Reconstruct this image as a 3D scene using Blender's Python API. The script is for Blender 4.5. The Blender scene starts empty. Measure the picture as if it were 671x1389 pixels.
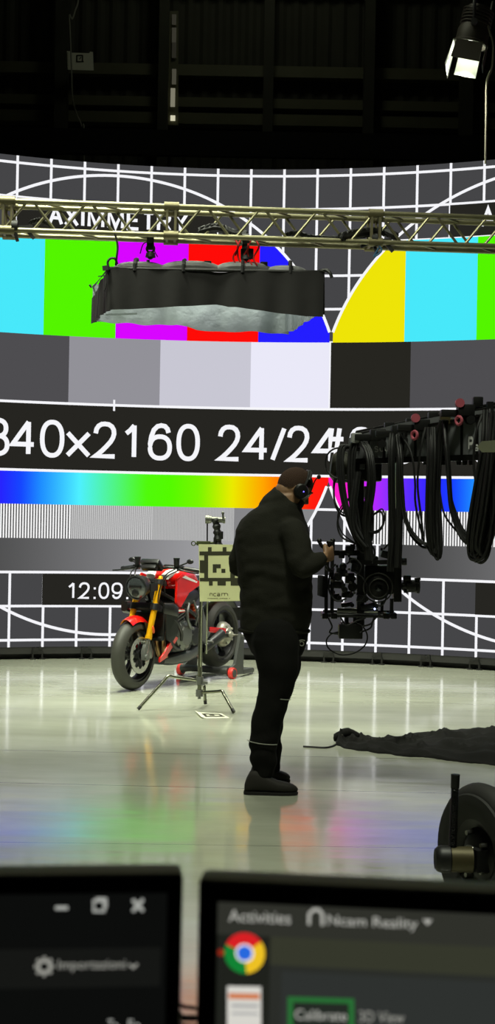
import bpy, bmesh, math, random
from mathutils import Vector, Matrix, noise
V = Vector
PI = math.pi
rnd = random.Random(7)
SC = bpy.context.scene
COL = SC.collection

# ------------------------------------------------------------------ camera
FPX, IW, IH = 1950.0, 671.0, 1389.0
PITCH, ROLL, EYE = 0.0028, 0.0184, 1.5
cr, sr, cp, sp = math.cos(ROLL), math.sin(ROLL), math.cos(PITCH), math.sin(PITCH)
def wdir(dx, dy, dz):                      # image-frame direction (right, up, forward) -> world
    X = dx*cr - dy*sr; Y = dx*sr + dy*cr
    return V((X, dz*cp - Y*sp, dz*sp + Y*cp))
def ray(px, py):
    return wdir((px-IW/2)/FPX, (IH/2-py)/FPX, 1.0)
def at(px, py, Y):                         # world point seen at a photo pixel, at depth Y
    d = ray(px, py); t = Y/d.y
    return V((d.x*t, Y, EYE + d.z*t))
def on_floor(px, py, z=0.0):
    d = ray(px, py); t = (z-EYE)/d.z
    return V((d.x*t, d.y*t, z))
def on_plane(px, py, p0, n):
    d = ray(px, py); o = V((0, 0, EYE))
    return o + d*((p0-o).dot(n)/d.dot(n))
cam_d = bpy.data.cameras.new('camera'); cam = bpy.data.objects.new('camera', cam_d); COL.objects.link(cam)
rx, ux, fx = wdir(1, 0, 0), wdir(0, 1, 0), wdir(0, 0, 1)
cam.matrix_world = Matrix(((rx.x, ux.x, -fx.x, 0), (rx.y, ux.y, -fx.y, 0), (rx.z, ux.z, -fx.z, EYE), (0, 0, 0, 1)))
cam_d.sensor_fit = 'VERTICAL'; cam_d.sensor_height = 36.0; cam_d.sensor_width = 36.0
cam_d.lens = FPX/IH*36.0
cam_d.clip_start = 0.05; cam_d.clip_end = 200
cam_d.dof.use_dof = True; cam_d.dof.focus_distance = 8.6; cam_d.dof.aperture_fstop = 10.0
SC.camera = cam

# ------------------------------------------------------------------ materials
def lin(c):
    c = c/255.0
    return c/12.92 if c <= 0.04045 else ((c+0.055)/1.055)**2.4
def rgb(r, g, b): return (lin(r), lin(g), lin(b), 1.0)
MATS = {}
def mat(name, col, rough=0.5, metal=0.0, spec=0.5, coat=0.0, bump=0.0, bscale=60.0, var=0.0, vscale=8.0):
    m = bpy.data.materials.new(name); m.use_nodes = True
    nt = m.node_tree; b = nt.nodes['Principled BSDF']
    b.inputs['Base Color'].default_value = col
    b.inputs['Roughness'].default_value = rough
    b.inputs['Metallic'].default_value = metal
    b.inputs['Specular IOR Level'].default_value = spec
    if coat: b.inputs['Coat Weight'].default_value = coat; b.inputs['Coat Roughness'].default_value = 0.06
    if bump or var:
        tc = nt.nodes.new('ShaderNodeTexCoord')
        nz = nt.nodes.new('ShaderNodeTexNoise'); nz.inputs['Scale'].default_value = bscale if bump else vscale
        nz.inputs['Detail'].default_value = 5
        nt.links.new(tc.outputs['Object'], nz.inputs['Vector'])
        if bump:
            bp = nt.nodes.new('ShaderNodeBump'); bp.inputs['Strength'].default_value = bump; bp.inputs['Distance'].default_value = 0.01
            nt.links.new(nz.outputs['Fac'], bp.inputs['Height']); nt.links.new(bp.outputs['Normal'], b.inputs['Normal'])
        if var:
            n2 = nt.nodes.new('ShaderNodeTexNoise'); n2.inputs['Scale'].default_value = vscale; n2.inputs['Detail'].default_value = 6
            nt.links.new(tc.outputs['Object'], n2.inputs['Vector'])
            rp = nt.nodes.new('ShaderNodeValToRGB'); rp.color_ramp.elements[0].position = 0.3; rp.color_ramp.elements[1].position = 0.7
            rp.color_ramp.elements[0].color = [c*(1-var) for c in col[:3]]+[1]; rp.color_ramp.elements[1].color = [min(1, c*(1+var)) for c in col[:3]]+[1]
            nt.links.new(n2.outputs['Fac'], rp.inputs['Fac']); nt.links.new(rp.outputs['Color'], b.inputs['Base Color'])
    MATS[name] = m
    return m
def emit(name, col, strength=1.0):
    m = bpy.data.materials.new(name); m.use_nodes = True
    nt = m.node_tree; nt.nodes.remove(nt.nodes['Principled BSDF'])
    e = nt.nodes.new('ShaderNodeEmission'); e.inputs['Color'].default_value = col; e.inputs['Strength'].default_value = strength
    nt.links.new(e.outputs[0], nt.nodes['Material Output'].inputs['Surface'])
    return m

# ------------------------------------------------------------------ objects
SHIFT = {}                                  # vertex offset of every thing built in world coordinates
def props(o, label=None, cat=None, group=None, kind=None):
    if label: o['label'] = label
    if cat: o['category'] = cat
    if group: o['group'] = group
    if kind: o['kind'] = kind
    return o
def thing(name, label, cat, loc=(0, 0, 0), rotz=0.0, group=None, world=True):
    """Empty at a thing's base. world=True: its parts are written in world coordinates."""
    o = bpy.data.objects.new(name, None); COL.objects.link(o)
    o.empty_display_size = 0.1
    o.location = loc; o.rotation_euler = (0, 0, rotz)
    SHIFT[o.name] = V(loc) if world else V((0, 0, 0))
    return props(o, label, cat, group)
def frame(d):
    d = V(d).normalized()
    a = V((0, 0, 1)) if abs(d.z) < 0.95 else V((1, 0, 0))
    x = d.cross(a).normalized(); y = x.cross(d).normalized()
    return x, y, d
class MB:
    def __init__(self): self.bm = bmesh.new(); self.mi = 0
    def face(self, vs):
        try:
            f = self.bm.faces.new(vs); f.material_index = self.mi; return f
        except ValueError: return None
    def box(self, c, s, R=None, bev=0.0):
        c = V(c); vs = []
        for i in (-.5, .5):
            for j in (-.5, .5):
                for k in (-.5, .5):
                    p = V((i*s[0], j*s[1], k*s[2]))
                    if R is not None: p = R @ p
                    vs.append(self.bm.verts.new(c+p))
        fs = []
        for q in ((0, 1, 3, 2), (4, 6, 7, 5), (0, 4, 5, 1), (2, 3, 7, 6), (0, 2, 6, 4), (1, 5, 7, 3)):
            fs.append(self.face([vs[i] for i in q]))
        if bev:
            es = list({e for f in fs for e in f.edges})
            r = bmesh.ops.bevel(self.bm, geom=es, offset=bev, segments=2, affect='EDGES', profile=0.6)
            for f in r['faces']: f.material_index = self.mi
        return self
    def bar(self, p0, p1, w, h, up=None, bev=0.0):
        """rectangular bar between two points; w sideways, h along 'up'"""
        p0, p1 = V(p0), V(p1); d = (p1-p0); L = d.length; d.normalize()
        u = V(up) if up is not None else V((0, 0, 1))
        if abs(d.dot(u)) > 0.98: u = V((0, 1, 0))
        s = d.cross(u).normalized(); u = s.cross(d).normalized()
        R = Matrix((d, s, u)).transposed()
        return self.box((p0+p1)/2, (L, w, h), R, bev)
    def ring(self, c, x, y, r, n, ry=None):
        ry = r if ry is None else ry
        return [self.bm.verts.new(c + x*(math.cos(2*PI*i/n)*r) + y*(math.sin(2*PI*i/n)*ry)) for i in range(n)]
    def skin(self, a, b):
        n = len(a)
        for i in range(n): self.face((a[i], a[(i+1) % n], b[(i+1) % n], b[i]))
    def cyl(self, p0, p1, r0, r1=None, n=14, cap=True):
        p0, p1 = V(p0), V(p1); r1 = r0 if r1 is None else r1
        x, y, d = frame(p1-p0)
        a = self.ring(p0, x, y, r0, n); b = self.ring(p1, x, y, r1, n); self.skin(a, b)
        if cap: self.face(a[::-1]); self.face(b)
        return self
    def tube(self, pts, r, n=8, closed=False, cap=True):
        pts = [V(p) for p in pts]; N = len(pts); rings = []; px = None
        for i, p in enumerate(pts):
            if closed: t = pts[(i+1) % N]-pts[i-1]
            else: t = pts[min(i+1, N-1)]-pts[max(i-1, 0)]
            if t.length < 1e-9: t = V((0, 0, 1))
            t.normalize()
            if px is None: x, y, _ = frame(t)
            else:
                x = px - t*px.dot(t)
                if x.length < 1e-6: x, y, _ = frame(t)
                x.normalize(); y = x.cross(t)
            px = x
            rr = r[min(i, len(r)-1)] if isinstance(r, (list, tuple)) else r
            rings.append(self.ring(p, x, y, rr, n))
        for i in range(N-1): self.skin(rings[i], rings[i+1])
        if closed: self.skin(rings[-1], rings[0])
        elif cap: self.face(rings[0][::-1]); self.face(rings[-1])
        return self
    def lathe(self, c, axis, prof, n=24, a0=0.0, a1=2*PI, close=False):
        """prof: list of (radius, along-axis)."""
        c = V(c); x, y, d = frame(axis); full = abs(a1-a0-2*PI) < 1e-6
        m = n if full else n+1; rings = []
        for r, h in prof:
            rings.append([self.bm.verts.new(c+d*h+(x*math.cos(a0+(a1-a0)*i/n)+y*math.sin(a0+(a1-a0)*i/n))*max(r, 1e-5)) for i in range(m)])
        K = len(prof)
        for k in range(K if close else K-1):
            A, B = rings[k], rings[(k+1) % K]
            for i in range(n):
                j = (i+1) % m
                self.face((A[i], A[j], B[j], B[i]))
        return self
    def torus(self, c, axis, R, r, n=24, m=8, ry=None):
        ry = r if ry is None else ry
        return self.lathe(c, axis, [(R+r*math.cos(2*PI*i/m), ry*math.sin(2*PI*i/m)) for i in range(m)], n, close=True)
    def ell(self, c, rx_, ry_, rz_, R=None, n=16, m=10):
        c = V(c); rows = []
        for j in range(1, m):
            th = PI*j/m; row = []
            for i in range(n):
                ph = 2*PI*i/n
                p = V((rx_*math.sin(th)*math.cos(ph), ry_*math.sin(th)*math.sin(ph), rz_*math.cos(th)))
                if R is not None: p = R @ p
                row.append(self.bm.verts.new(c+p))
            rows.append(row)
        t = V((0, 0, rz_)); t = R @ t if R is not None else t
        top = self.bm.verts.new(c+t); bot = self.bm.verts.new(c-t)
        for i in range(n):
            self.face((top, rows[0][i], rows[0][(i+1) % n])); self.face((bot, rows[-1][(i+1) % n], rows[-1][i]))
        for j in range(m-2): self.skin(rows[j+1], rows[j])
        return self
    def prism(self, poly, vec):
        """3-D polygon extruded along vec"""
        vec = V(vec); a = [self.bm.verts.new(V(p)) for p in poly]; b = [self.bm.verts.new(V(p)+vec) for p in poly]
        self.face(a[::-1]); self.face(b); self.skin(a, b)
        return self
    def loft(self, secs, n=20, cap=True, power=2.0):
        """secs: (centre, xvec, yvec) super-elliptical sections"""
        rings = []
        for c, xv, yv in secs:
            c, xv, yv = V(c), V(xv), V(yv); row = []
            for i in range(n):
                a = 2*PI*i/n; ca, sa = math.cos(a), math.sin(a)
                e = 2.0/power
                row.append(self.bm.verts.new(c+xv*(math.copysign(abs(ca)**e, ca))+yv*(math.copysign(abs(sa)**e, sa))))
            rings.append(row)
        for i in range(len(rings)-1): self.skin(rings[i], rings[i+1])
        if cap: self.face(rings[0][::-1]); self.face(rings[-1])
        return self
    def grid(self, fn, nu, nv):
        vs = [[self.bm.verts.new(fn(i/nu, j/nv)) for j in range(nv+1)] for i in range(nu+1)]
        for i in range(nu):
            for j in range(nv): self.face((vs[i][j], vs[i+1][j], vs[i+1][j+1], vs[i][j+1]))
        return self
    def solidify(self, t):
        bmesh.ops.recalc_face_normals(self.bm, faces=self.bm.faces)
        bmesh.ops.solidify(self.bm, geom=self.bm.faces[:], thickness=t); return self
    def build(self, name, m, parent=None, smooth=True, label=None, recalc=True, angle=38, **kw):
        if recalc: bmesh.ops.recalc_face_normals(self.bm, faces=self.bm.faces)
        sh = SHIFT.get(parent.name, V((0, 0, 0))) if parent is not None else V((0, 0, 0))
        loc = None
        if parent is None:                   # a one-mesh thing: origin at its base
            if self.bm.verts:
                xs = [v.co.x for v in self.bm.verts]; ys = [v.co.y for v in self.bm.verts]; zs = [v.co.z for v in self.bm.verts]
                loc = V(((min(xs)+max(xs))/2, (min(ys)+max(ys))/2, min(zs))); sh = loc
        if sh.length: bmesh.ops.translate(self.bm, verts=self.bm.verts, vec=-sh)
        me = bpy.data.meshes.new(name); self.bm.to_mesh(me); self.bm.free()
        for x in (m if isinstance(m, (list, tuple)) else [m]): me.materials.append(x)
        if smooth:
            me.shade_smooth(); me.set_sharp_from_angle(angle=math.radians(angle))
        o = bpy.data.objects.new(name, me); COL.objects.link(o)
        if parent is not None: o.parent = parent; SHIFT[o.name] = sh
        elif loc is not None: o.location = loc; SHIFT[o.name] = loc
        if label: o['label'] = label
        return props(o, None, **kw) if kw else o
def copy_part(o, parent):
    c = o.copy(); COL.objects.link(c); c.parent = parent
    SHIFT[c.name] = SHIFT.get(o.name, V((0, 0, 0)))
    for ch in list(o.children): copy_part(ch, c)
    return c
def smooth_pts(pts, sub=6, closed=False):
    """Catmull-Rom through points"""
    pts = [V(p) for p in pts]; out = []; N = len(pts)
    for i in range(N if closed else N-1):
        p0 = pts[i-1] if (closed or i > 0) else pts[0]*2-pts[1]
        p1 = pts[i]; p2 = pts[(i+1) % N]
        p3 = pts[(i+2) % N] if (closed or i+2 < N) else p2*2-p1
        for k in range(sub):
            t = k/sub; t2 = t*t; t3 = t2*t
            out.append((p1*2+(p2-p0)*t+(p0*2-p1*5+p2*4-p3)*t2+(p1*3-p0-p2*3+p3)*t3)*0.5)
    if not closed: out.append(pts[-1])
    return out
_txt = {}
def glyphs(s, bold=0.0):
    """2-D filled outline of a string: (points, faces), scaled to a unit box"""
    if (s, bold) in _txt: return _txt[(s, bold)]
    cu = bpy.data.curves.new('t', 'FONT'); cu.body = s; cu.resolution_u = 5; cu.fill_mode = 'FRONT'; cu.offset = bold
    o = bpy.data.objects.new('t', cu); COL.objects.link(o)
    bpy.context.view_layer.update()
    ev = o.evaluated_get(bpy.context.evaluated_depsgraph_get()); me = ev.to_mesh()
    P = [(v.co.x, v.co.y) for v in me.vertices]; F = [tuple(p.vertices) for p in me.polygons]
    ev.to_mesh_clear(); bpy.data.objects.remove(o); bpy.data.curves.remove(cu)
    x0, x1 = min(p[0] for p in P), max(p[0] for p in P); y0, y1 = min(p[1] for p in P), max(p[1] for p in P)
    P = [((p[0]-x0)/(x1-x0), (p[1]-y0)/max(1e-6, y1-y0)) for p in P]
    _txt[(s, bold)] = (P, F); return P, F
def add_text(mb, s, fn, x0, x1, y0, y1, bold=0.0):
    P, F = glyphs(s, bold)
    vs = [mb.bm.verts.new(fn(x0+(x1-x0)*p[0], y0+(y1-y0)*p[1])) for p in P]
    for f in F: mb.face([vs[i] for i in f])
def world_box(name, lo, hi, m, **kw):
    c = [(a+b)/2 for a, b in zip(lo, hi)]; s = [b-a for a, b in zip(lo, hi)]
    return MB().box(c, s).build(name, m, None, smooth=False, **kw)
# ------------------------------------------------------------------ the studio hall
def floor_mat():
    m = bpy.data.materials.new('painted_floor'); m.use_nodes = True
    nt = m.node_tree; b = nt.nodes['Principled BSDF']; L = nt.links.new
    geo = nt.nodes.new('ShaderNodeNewGeometry')
    mp = nt.nodes.new('ShaderNodeMapping'); mp.inputs['Scale'].default_value = (0.7, 2.2, 1)
    L(geo.outputs['Position'], mp.inputs['Vector'])
    n1 = nt.nodes.new('ShaderNodeTexNoise'); n1.inputs['Scale'].default_value = 0.9; n1.inputs['Detail'].default_value = 7; n1.inputs['Roughness'].default_value = 0.62
    L(mp.outputs['Vector'], n1.inputs['Vector'])
    r1 = nt.nodes.new('ShaderNodeValToRGB'); r1.color_ramp.elements[0].position = 0.3; r1.color_ramp.elements[1].position = 0.72
    r1.color_ramp.elements[0].color = (0.33, 0.345, 0.265, 1); r1.color_ramp.elements[1].color = (0.47, 0.49, 0.39, 1)
    L(n1.outputs['Fac'], r1.inputs['Fac'])
    # thin saw-cut joints across the floor
    sx = nt.nodes.new('ShaderNodeSeparateXYZ'); L(geo.outputs['Position'], sx.inputs['Vector'])
    prev = r1.outputs['Color']
    def joint(sock, pos, w, slope=0.0, src=None):
        nonlocal prev
        a = nt.nodes.new('ShaderNodeMath'); a.operation = 'MULTIPLY_ADD'; a.inputs[1].default_value = slope; L(src, a.inputs[0]); L(sock, a.inputs[2])
        s = nt.nodes.new('ShaderNodeMath'); s.operation = 'SUBTRACT'; L(a.outputs[0], s.inputs[0]); s.inputs[1].default_value = pos
        ab = nt.nodes.new('ShaderNodeMath'); ab.operation = 'ABSOLUTE'; L(s.outputs[0], ab.inputs[0])
        lt = nt.nodes.new('ShaderNodeMath'); lt.operation = 'LESS_THAN'; L(ab.outputs[0], lt.inputs[0]); lt.inputs[1].default_value = w
        mx = nt.nodes.new('ShaderNodeMixRGB'); mx.inputs['Color2'].default_value = (0.10, 0.105, 0.085, 1)
        L(lt.outputs[0], mx.inputs['Fac']); L(prev, mx.inputs['Color1']); prev = mx.outputs['Color']
    joint(sx.outputs['Y'], 7.92, 0.006, 0.03, sx.outputs['X']); joint(sx.outputs['Y'], 9.02, 0.005, 0.02, sx.outputs['X'])
    joint(sx.outputs['Y'], 6.55, 0.003, -0.02, sx.outputs['X']); joint(sx.outputs['X'], -2.9, 0.005, 0.0, sx.outputs['Y'])
    L(prev, b.inputs['Base Color'])
    n2 = nt.nodes.new('ShaderNodeTexNoise'); n2.inputs['Scale'].default_value = 2.6; n2.inputs['Detail'].default_value = 8
    L(mp.outputs['Vector'], n2.inputs['Vector'])
    r2 = nt.nodes.new('ShaderNodeMapRange'); r2.inputs['From Min'].default_value = 0.3; r2.inputs['From Max'].default_value = 0.7
    r2.inputs['To Min'].default_value = 0.075; r2.inputs['To Max'].default_value = 0.15
    L(n2.outputs['Fac'], r2.inputs['Value']); L(r2.outputs['Result'], b.inputs['Roughness'])
    b.inputs['Specular IOR Level'].default_value = 1.0
    n3 = nt.nodes.new('ShaderNodeTexNoise'); n3.inputs['Scale'].default_value = 3.0; n3.inputs['Detail'].default_value = 3
    L(mp.outputs['Vector'], n3.inputs['Vector'])
    bp = nt.nodes.new('ShaderNodeBump'); bp.inputs['Strength'].default_value = 0.10; bp.inputs['Distance'].default_value = 0.012
    L(n3.outputs['Fac'], bp.inputs['Height']); L(bp.outputs['Normal'], b.inputs['Normal'])
    return m
M_floor = floor_mat()
M_wall = mat('dark_cladding', rgb(58, 58, 44), 0.8, var=0.15, vscale=1.5)
M_girt = mat('dark_steel', rgb(92, 92, 66), 0.7, var=0.1, vscale=3)
M_drape = mat('black_drape', rgb(24, 24, 22), 0.95)
S = dict(kind='structure')
world_box('floor', (-7, -3, -0.1), (7, 19.2, 0), M_floor, **S)
world_box('wall_left', (-7.2, -3, 0), (-7, 19.2, 10.5), M_drape, **S)
world_box('wall_right', (7, -3, 0), (7.2, 19.2, 10.5), M_drape, **S)
world_box('wall_front', (-7, -3.2, 0), (7, -3, 10.5), M_drape, **S)
world_box('ceiling', (-7.2, -3.2, 10.5), (7.2, 19.4, 10.7), M_drape, **S)
YB = 19.0
mb = MB()                                    # corrugated cladding of the end wall
n = 280; prof = []
for i in range(n+1):
    x = -7+14*i/n; prof.append((x, YB-0.03*(1 if (i//2) % 2 else 0)))
lo = [mb.bm.verts.new((x, y, 0)) for x, y in prof]; hi = [mb.bm.verts.new((x, y, 10.5)) for x, y in prof]
lo2 = [mb.bm.verts.new((x, YB+0.2, 0)) for x in (7, -7)]; hi2 = [mb.bm.verts.new((x, YB+0.2, 10.5)) for x in (7, -7)]
a, c = lo+lo2, hi+hi2
mb.skin(a, c); mb.face(a[::-1]); mb.face(c)
mb.build('wall_back', M_wall, None, smooth=False, **S)
# girts and columns on the end wall
def zb(py, Y=YB-0.15): return at(335, py, Y).z
kt = 0
for py0, py1, dep in ((90, 105, 0.16), (135, 148, 0.18), (157, 172, 0.22), (-30, -14, 0.16)):
    kt += 1
    world_box('trim_%d' % kt, (-7, YB-dep-0.03, zb(py1)), (7, YB-0.031, zb(py0)), M_girt, **S)
for px, w in ((84, 0.16), (222, 0.13), (364, 0.13), (500, 0.13), (632, 0.16)):
    kt += 1; x = at(px, 100, YB-0.35).x
    world_box('trim_%d' % kt, (x-w/2, YB-0.46, 0), (x+w/2, YB-0.255, 10.5), M_wall, **S)
# dark border cloth right behind the top of the LED wall
kt += 1
world_box('trim_%d' % kt, (-7, 17.9, zb(212, 17.9)), (7, 18.0, zb(178, 17.9)), M_drape, **S)

# slot of lit gaps beside the second column
sl = thing('light_strip', 'narrow vertical strip of dim light between the dark wall beams', 'light strip', at(233, 163, 18.6))
for y0, y1, L_ in ((118, 130, 0.30), (20, 33, 0.028), (38, 57, 0.035), (58, 78, 0.018), (94, 114, 0.06), (120, 144.5, 0.20), (157, 163.5, 0.62))[1:]:
    p0, p1 = at(231 if y0 > 100 else 233, y1, 18.6), at(237.5 if y0 > 100 else 239, y0, 18.6)
    MB().box(((p0.x+p1.x)/2, 18.60, (p0.z+p1.z)/2), (p1.x-p0.x, 0.03, p1.z-p0.z)).build('lit_gap', emit('gap_light', (1.0, 0.95, 0.68, 1), L_), sl, smooth=False)
mbk = MB(); p0, p1 = at(235, 170, 18.63), at(235, 15, 18.63)
mbk.bar((p0.x, 18.64, p0.z), (p1.x, 18.64, p1.z), 0.13, 0.03, up=(0, 1, 0)); mbk.build('backing_channel', M_girt, sl, smooth=False)
# ------------------------------------------------------------------ plain grotesque lettering drawn as strokes
def _arc(cx, cy, rx_, ry_, a0, a1, n=18, pw=2.3):
    out = []
    for i in range(n+1):
        a = math.radians(a0+(a1-a0)*i/n); c, s = math.cos(a), math.sin(a)
        out.append((cx+rx_*math.copysign(abs(c)**(2/pw), c), cy+ry_*math.copysign(abs(s)**(2/pw), s)))
    return out
_two = [(.02, .70), (.06, .83), (.16, .93), (.32, .99), (.5, 1.0), (.68, .985), (.84, .92), (.93, .82), (.95, .70), (.90, .58), (.78, .45), (.58, .31), (.36, .17), (.16, .06), (.02, 0), (1, 0)]
_six = [(.93, .78), (.87, .90), (.74, .98), (.55, 1.0), (.36, .97), (.18, .86), (.06, .66), (.0, .42)]
STROKES = {
 '0': [_arc(.5, .5, .5, .5, 0, 360, 40)], '1': [[(0, .74), (.42, .84), (.88, 1.0)], [(.88, 1.0), (.88, 0)]],
 '2': [_two], '3': [[(.03, .78), (.1, .90)]+_arc(.47, .755, .43, .245, 130, -75, 20)[0:]+[(.36, .525)], [(.36, .525)]+_arc(.47, .27, .53, .27, 85, -140, 24)+[(.02, .24)]],
 '4': [[(.74, 0), (.74, 1.0)], [(.74, 1.0), (0, .30), (1, .30)]],
 '6': [_six+_arc(.5, .33, .5, .33, 180, -180, 36)], '9': [[(1-x, 1-y) for x, y in _six+_arc(.5, .33, .5, .33, 180, -180, 36)]],
 '8': [_arc(.5, .76, .43, .24, 0, 360, 30), _arc(.5, .27, .5, .27, 0, 360, 34)],
 'x': [[(0, 0), (1, 1)], [(0, 1), (1, 0)]], '/': [[(0, 0), (1, 1)]],
 '#': [[(.22, -.02), (.42, 1.02)], [(.60, -.02), (.80, 1.02)], [(0, .33), (.95, .33)], [(.05, .68), (1, .68)]],
 'A': [[(0, 0), (.5, 1), (1, 0)], [(.2, .36), (.8, .36)]], 'X': [[(0, 0), (1, 1)], [(0, 1), (1, 0)]], 'I': [[(.5, 0), (.5, 1)]],
 'M': [[(0, 0), (0, 1), (.5, .04), (1, 1), (1, 0)]], 'E': [[(1, 0), (0, 0), (0, 1), (.95, 1)], [(0, .52), (.9, .52)]],
 'T': [[(0, 1), (1, 1)], [(.5, 1), (.5, 0)]], 'R': [[(0, 0), (0, 1), (.6, 1)]+_arc(.62, .76, .33, .24, 90, -90, 12)+[(0, .50)], [(.5, .5), (1, 0)]],
 'Y': [[(0, 1), (.5, .42), (1, 1)], [(.5, .42), (.5, 0)]],
 'n': [[(0, 0), (0, .9), (.7, .9), (1, .65), (1, 0)]], 'c': [[(1, .9), (.2, .9), (0, .65), (0, .25), (.2, 0), (1, 0)]],
 'a': [[(.1, .9), (.8, .9), (1, .7), (1, 0), (.2, 0), (0, .15), (.1, .42), (1, .42)]],
 'm': [[(0, 0), (0, .9), (.85, .9), (1, .65), (1, 0)], [(.5, .9), (.5, 0)]],
}
def stroke_quads(pts, t):
    """ribbon of width t along a 2-D polyline"""
    p = [Vector((q[0], q[1])) for q in pts]
    p = [q for i, q in enumerate(p) if i == 0 or (q-p[i-1]).length > 1e-6]
    L, Rr = [], []; closed = (p[0]-p[-1]).length < 1e-4
    for i in range(len(p)):
        a = (p[i]-p[i-1]) if i > 0 else ((p[0]-p[-2]) if closed else p[1]-p[0])
        b = (p[i+1]-p[i]) if i < len(p)-1 else ((p[1]-p[0]) if closed else a)
        a = a.normalized(); b = b.normalized()
        n0 = Vector((-a.y, a.x)); n1 = Vector((-b.y, b.x)); nn = n0+n1
        if nn.length < 1e-3: nn = n0
        nn.normalize(); k = min(2.6, 1/max(.3, nn.dot(n0)))
        L.append(p[i]+nn*t/2*k); Rr.append(p[i]-nn*t/2*k)
    return [[tuple(Rr[i]), tuple(Rr[i+1]), tuple(L[i+1]), tuple(L[i])] for i in range(len(p)-1)]
def glyph_quads(ch, x0, x1, y0, y1, t):
    if ch == ':':
        xm = (x0+x1)/2
        return [[(xm-t/2, y), (xm+t/2, y), (xm+t/2, y+t), (xm-t/2, y+t)] for y in (y0, y1-t)]
    out = []; i = t/2
    hx = i*(0.55 if ch in 'xX/AYV' else 1.0)
    for st in STROKES[ch]:
        out += stroke_quads([(x0+hx+(x1-x0-2*hx)*a, y0+i*(0 if ch in '14x/#AXIMTRY' and b in (0, 1) and False else 1)+(y1-y0-2*i)*b) for a, b in st], t)
    return out
WIDTHS = {'A': .667, 'X': .667, 'I': .278, 'M': .833, 'E': .667, 'T': .611, 'R': .722, 'Y': .667}
# ------------------------------------------------------------------ curved LED wall
CX, DW, RW, CELL, ZG, S0 = -0.2195, 14.9743, 6.0867, 0.3458, 0.198, -2.2257
def W(u, v, off=0.0):
    ph = (S0+u*CELL)/RW; r = RW-off
    return V((CX+r*math.sin(ph), DW-RW+r*math.cos(ph), ZG+v*CELL))
U0, U1, VB, VT = -9.9, 22.4, -0.21, 14.21
led = thing('led_wall', 'huge curved LED wall showing a colour test card grid', 'LED wall', (CX, DW, 0))
M_pitch = mat('led_cabinet', rgb(20, 20, 20), 0.6)
mb = MB()                                    # cabinet shell, 8 cm deep
NU = 130
rows = []
for i in range(NU+1):
    u = U0+(U1-U0)*i/NU
    rows.append([mb.bm.verts.new(W(u, v, o)) for v, o in ((VB, 0), (VT, 0), (VT, -0.09), (VB, -0.09))])
for i in range(NU): mb.skin(rows[i], rows[i+1])
mb.face(rows[0]); mb.face(rows[-1][::-1]); mb.build('cabinet_shell', M_pitch, led)
m = bpy.data.materials.new('led_picture'); m.use_nodes = True
nt = m.node_tree; nt.nodes.remove(nt.nodes['Principled BSDF'])
e = nt.nodes.new('ShaderNodeEmission'); vc = nt.nodes.new('ShaderNodeVertexColor'); vc.layer_name = 'picture'
nt.links.new(vc.outputs['Color'], e.inputs['Color']); nt.links.new(e.outputs[0], nt.nodes['Material Output'].inputs['Surface'])
M_led = m
LEDGAIN = 1.0
class Pic:                                   # polygons of the picture shown, in card cells
    def __init__(self): self.bm = bmesh.new(); self.cl = self.bm.loops.layers.float_color.new('picture')
    def quad(self, pts, lay, cols):
        f = self.bm.faces.new([self.bm.verts.new(W(u, v, 0.004+0.004*lay)) for u, v in pts])
        for l, c in zip(f.loops, cols): l[self.cl] = (c[0], c[1], c[2], 1)
    def rect(self, u0, u1, v0, v1, lay, c, c1=None, du=0.5, clip=None):
        c1 = c1 or c
        k = max(1, int(math.ceil((u1-u0)/du)))
        for i in range(k):
            a, b = u0+(u1-u0)*i/k, u0+(u1-u0)*(i+1)/k
            ca = [c[j]+(c1[j]-c[j])*i/k for j in range(3)]; cb = [c[j]+(c1[j]-c[j])*(i+1)/k for j in range(3)]
            if clip:
                uc, r = clip
                def lim(u): return math.sqrt(max(0, r*r-(u-uc)**2))
                ha, hb = lim(a), lim(b)
                lo_a, lo_b = max(v0, 7-ha), max(v0, 7-hb); hi_a, hi_b = min(v1, 7+ha), min(v1, 7+hb)
                if hi_a <= lo_a and hi_b <= lo_b: continue
                hi_a, hi_b = max(hi_a, lo_a), max(hi_b, lo_b)
                if hi_a-lo_a < 1e-6: hi_a = lo_a+1e-4
                if hi_b-lo_b < 1e-6: hi_b = lo_b+1e-4
                self.quad([(a, lo_a), (b, lo_b), (b, hi_b), (a, hi_a)], lay, [ca, cb, cb, ca])
            else: self.quad([(a, v0), (b, v0), (b, v1), (a, v1)], lay, [ca, cb, cb, ca])
    def arc(self, uc, r, w, lay, c, ua, ub, n=220):
        for i in range(n):
            t0, t1 = 2*PI*i/n, 2*PI*(i+1)/n
            q = [(uc+math.cos(t)*rr, 7+math.sin(t)*rr) for t, rr in ((t0, r-w/2), (t1, r-w/2), (t1, r+w/2), (t0, r+w/2))]
            if all(ua <= p[0] <= ub for p in q): self.quad(q, lay, [c]*4)
    def glyph(self, ch, u0, u1, v0, v1, t, lay, c, cut=None):
        for q in glyph_quads(ch, u0, u1, v0, v1, t):
            if cut:                          # the card ends here and the next one begins
                bm = bmesh.new(); bm.faces.new([bm.verts.new((x, y, 0)) for x, y in q])
                for d, x in ((1, cut[1]), (-1, cut[0])):
                    bmesh.ops.bisect_plane(bm, geom=bm.verts[:]+bm.edges[:]+bm.faces[:], plane_co=(x, 0, 0), plane_no=(d, 0, 0), clear_outer=True)
                for f in bm.faces: self.quad([(l.vert.co.x, l.vert.co.y) for l in f.loops], lay, [c]*len(f.loops))
                bm.free()
            else: self.quad(q, lay, [c]*4)
    def build(self, name, parent):
        bmesh.ops.translate(self.bm, verts=self.bm.verts, vec=-SHIFT[parent.name])
        me = bpy.data.meshes.new(name); self.bm.to_mesh(me); self.bm.free(); me.materials.append(M_led)
        o = bpy.data.objects.new(name, me); COL.objects.link(o); o.parent = parent; return o
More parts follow.
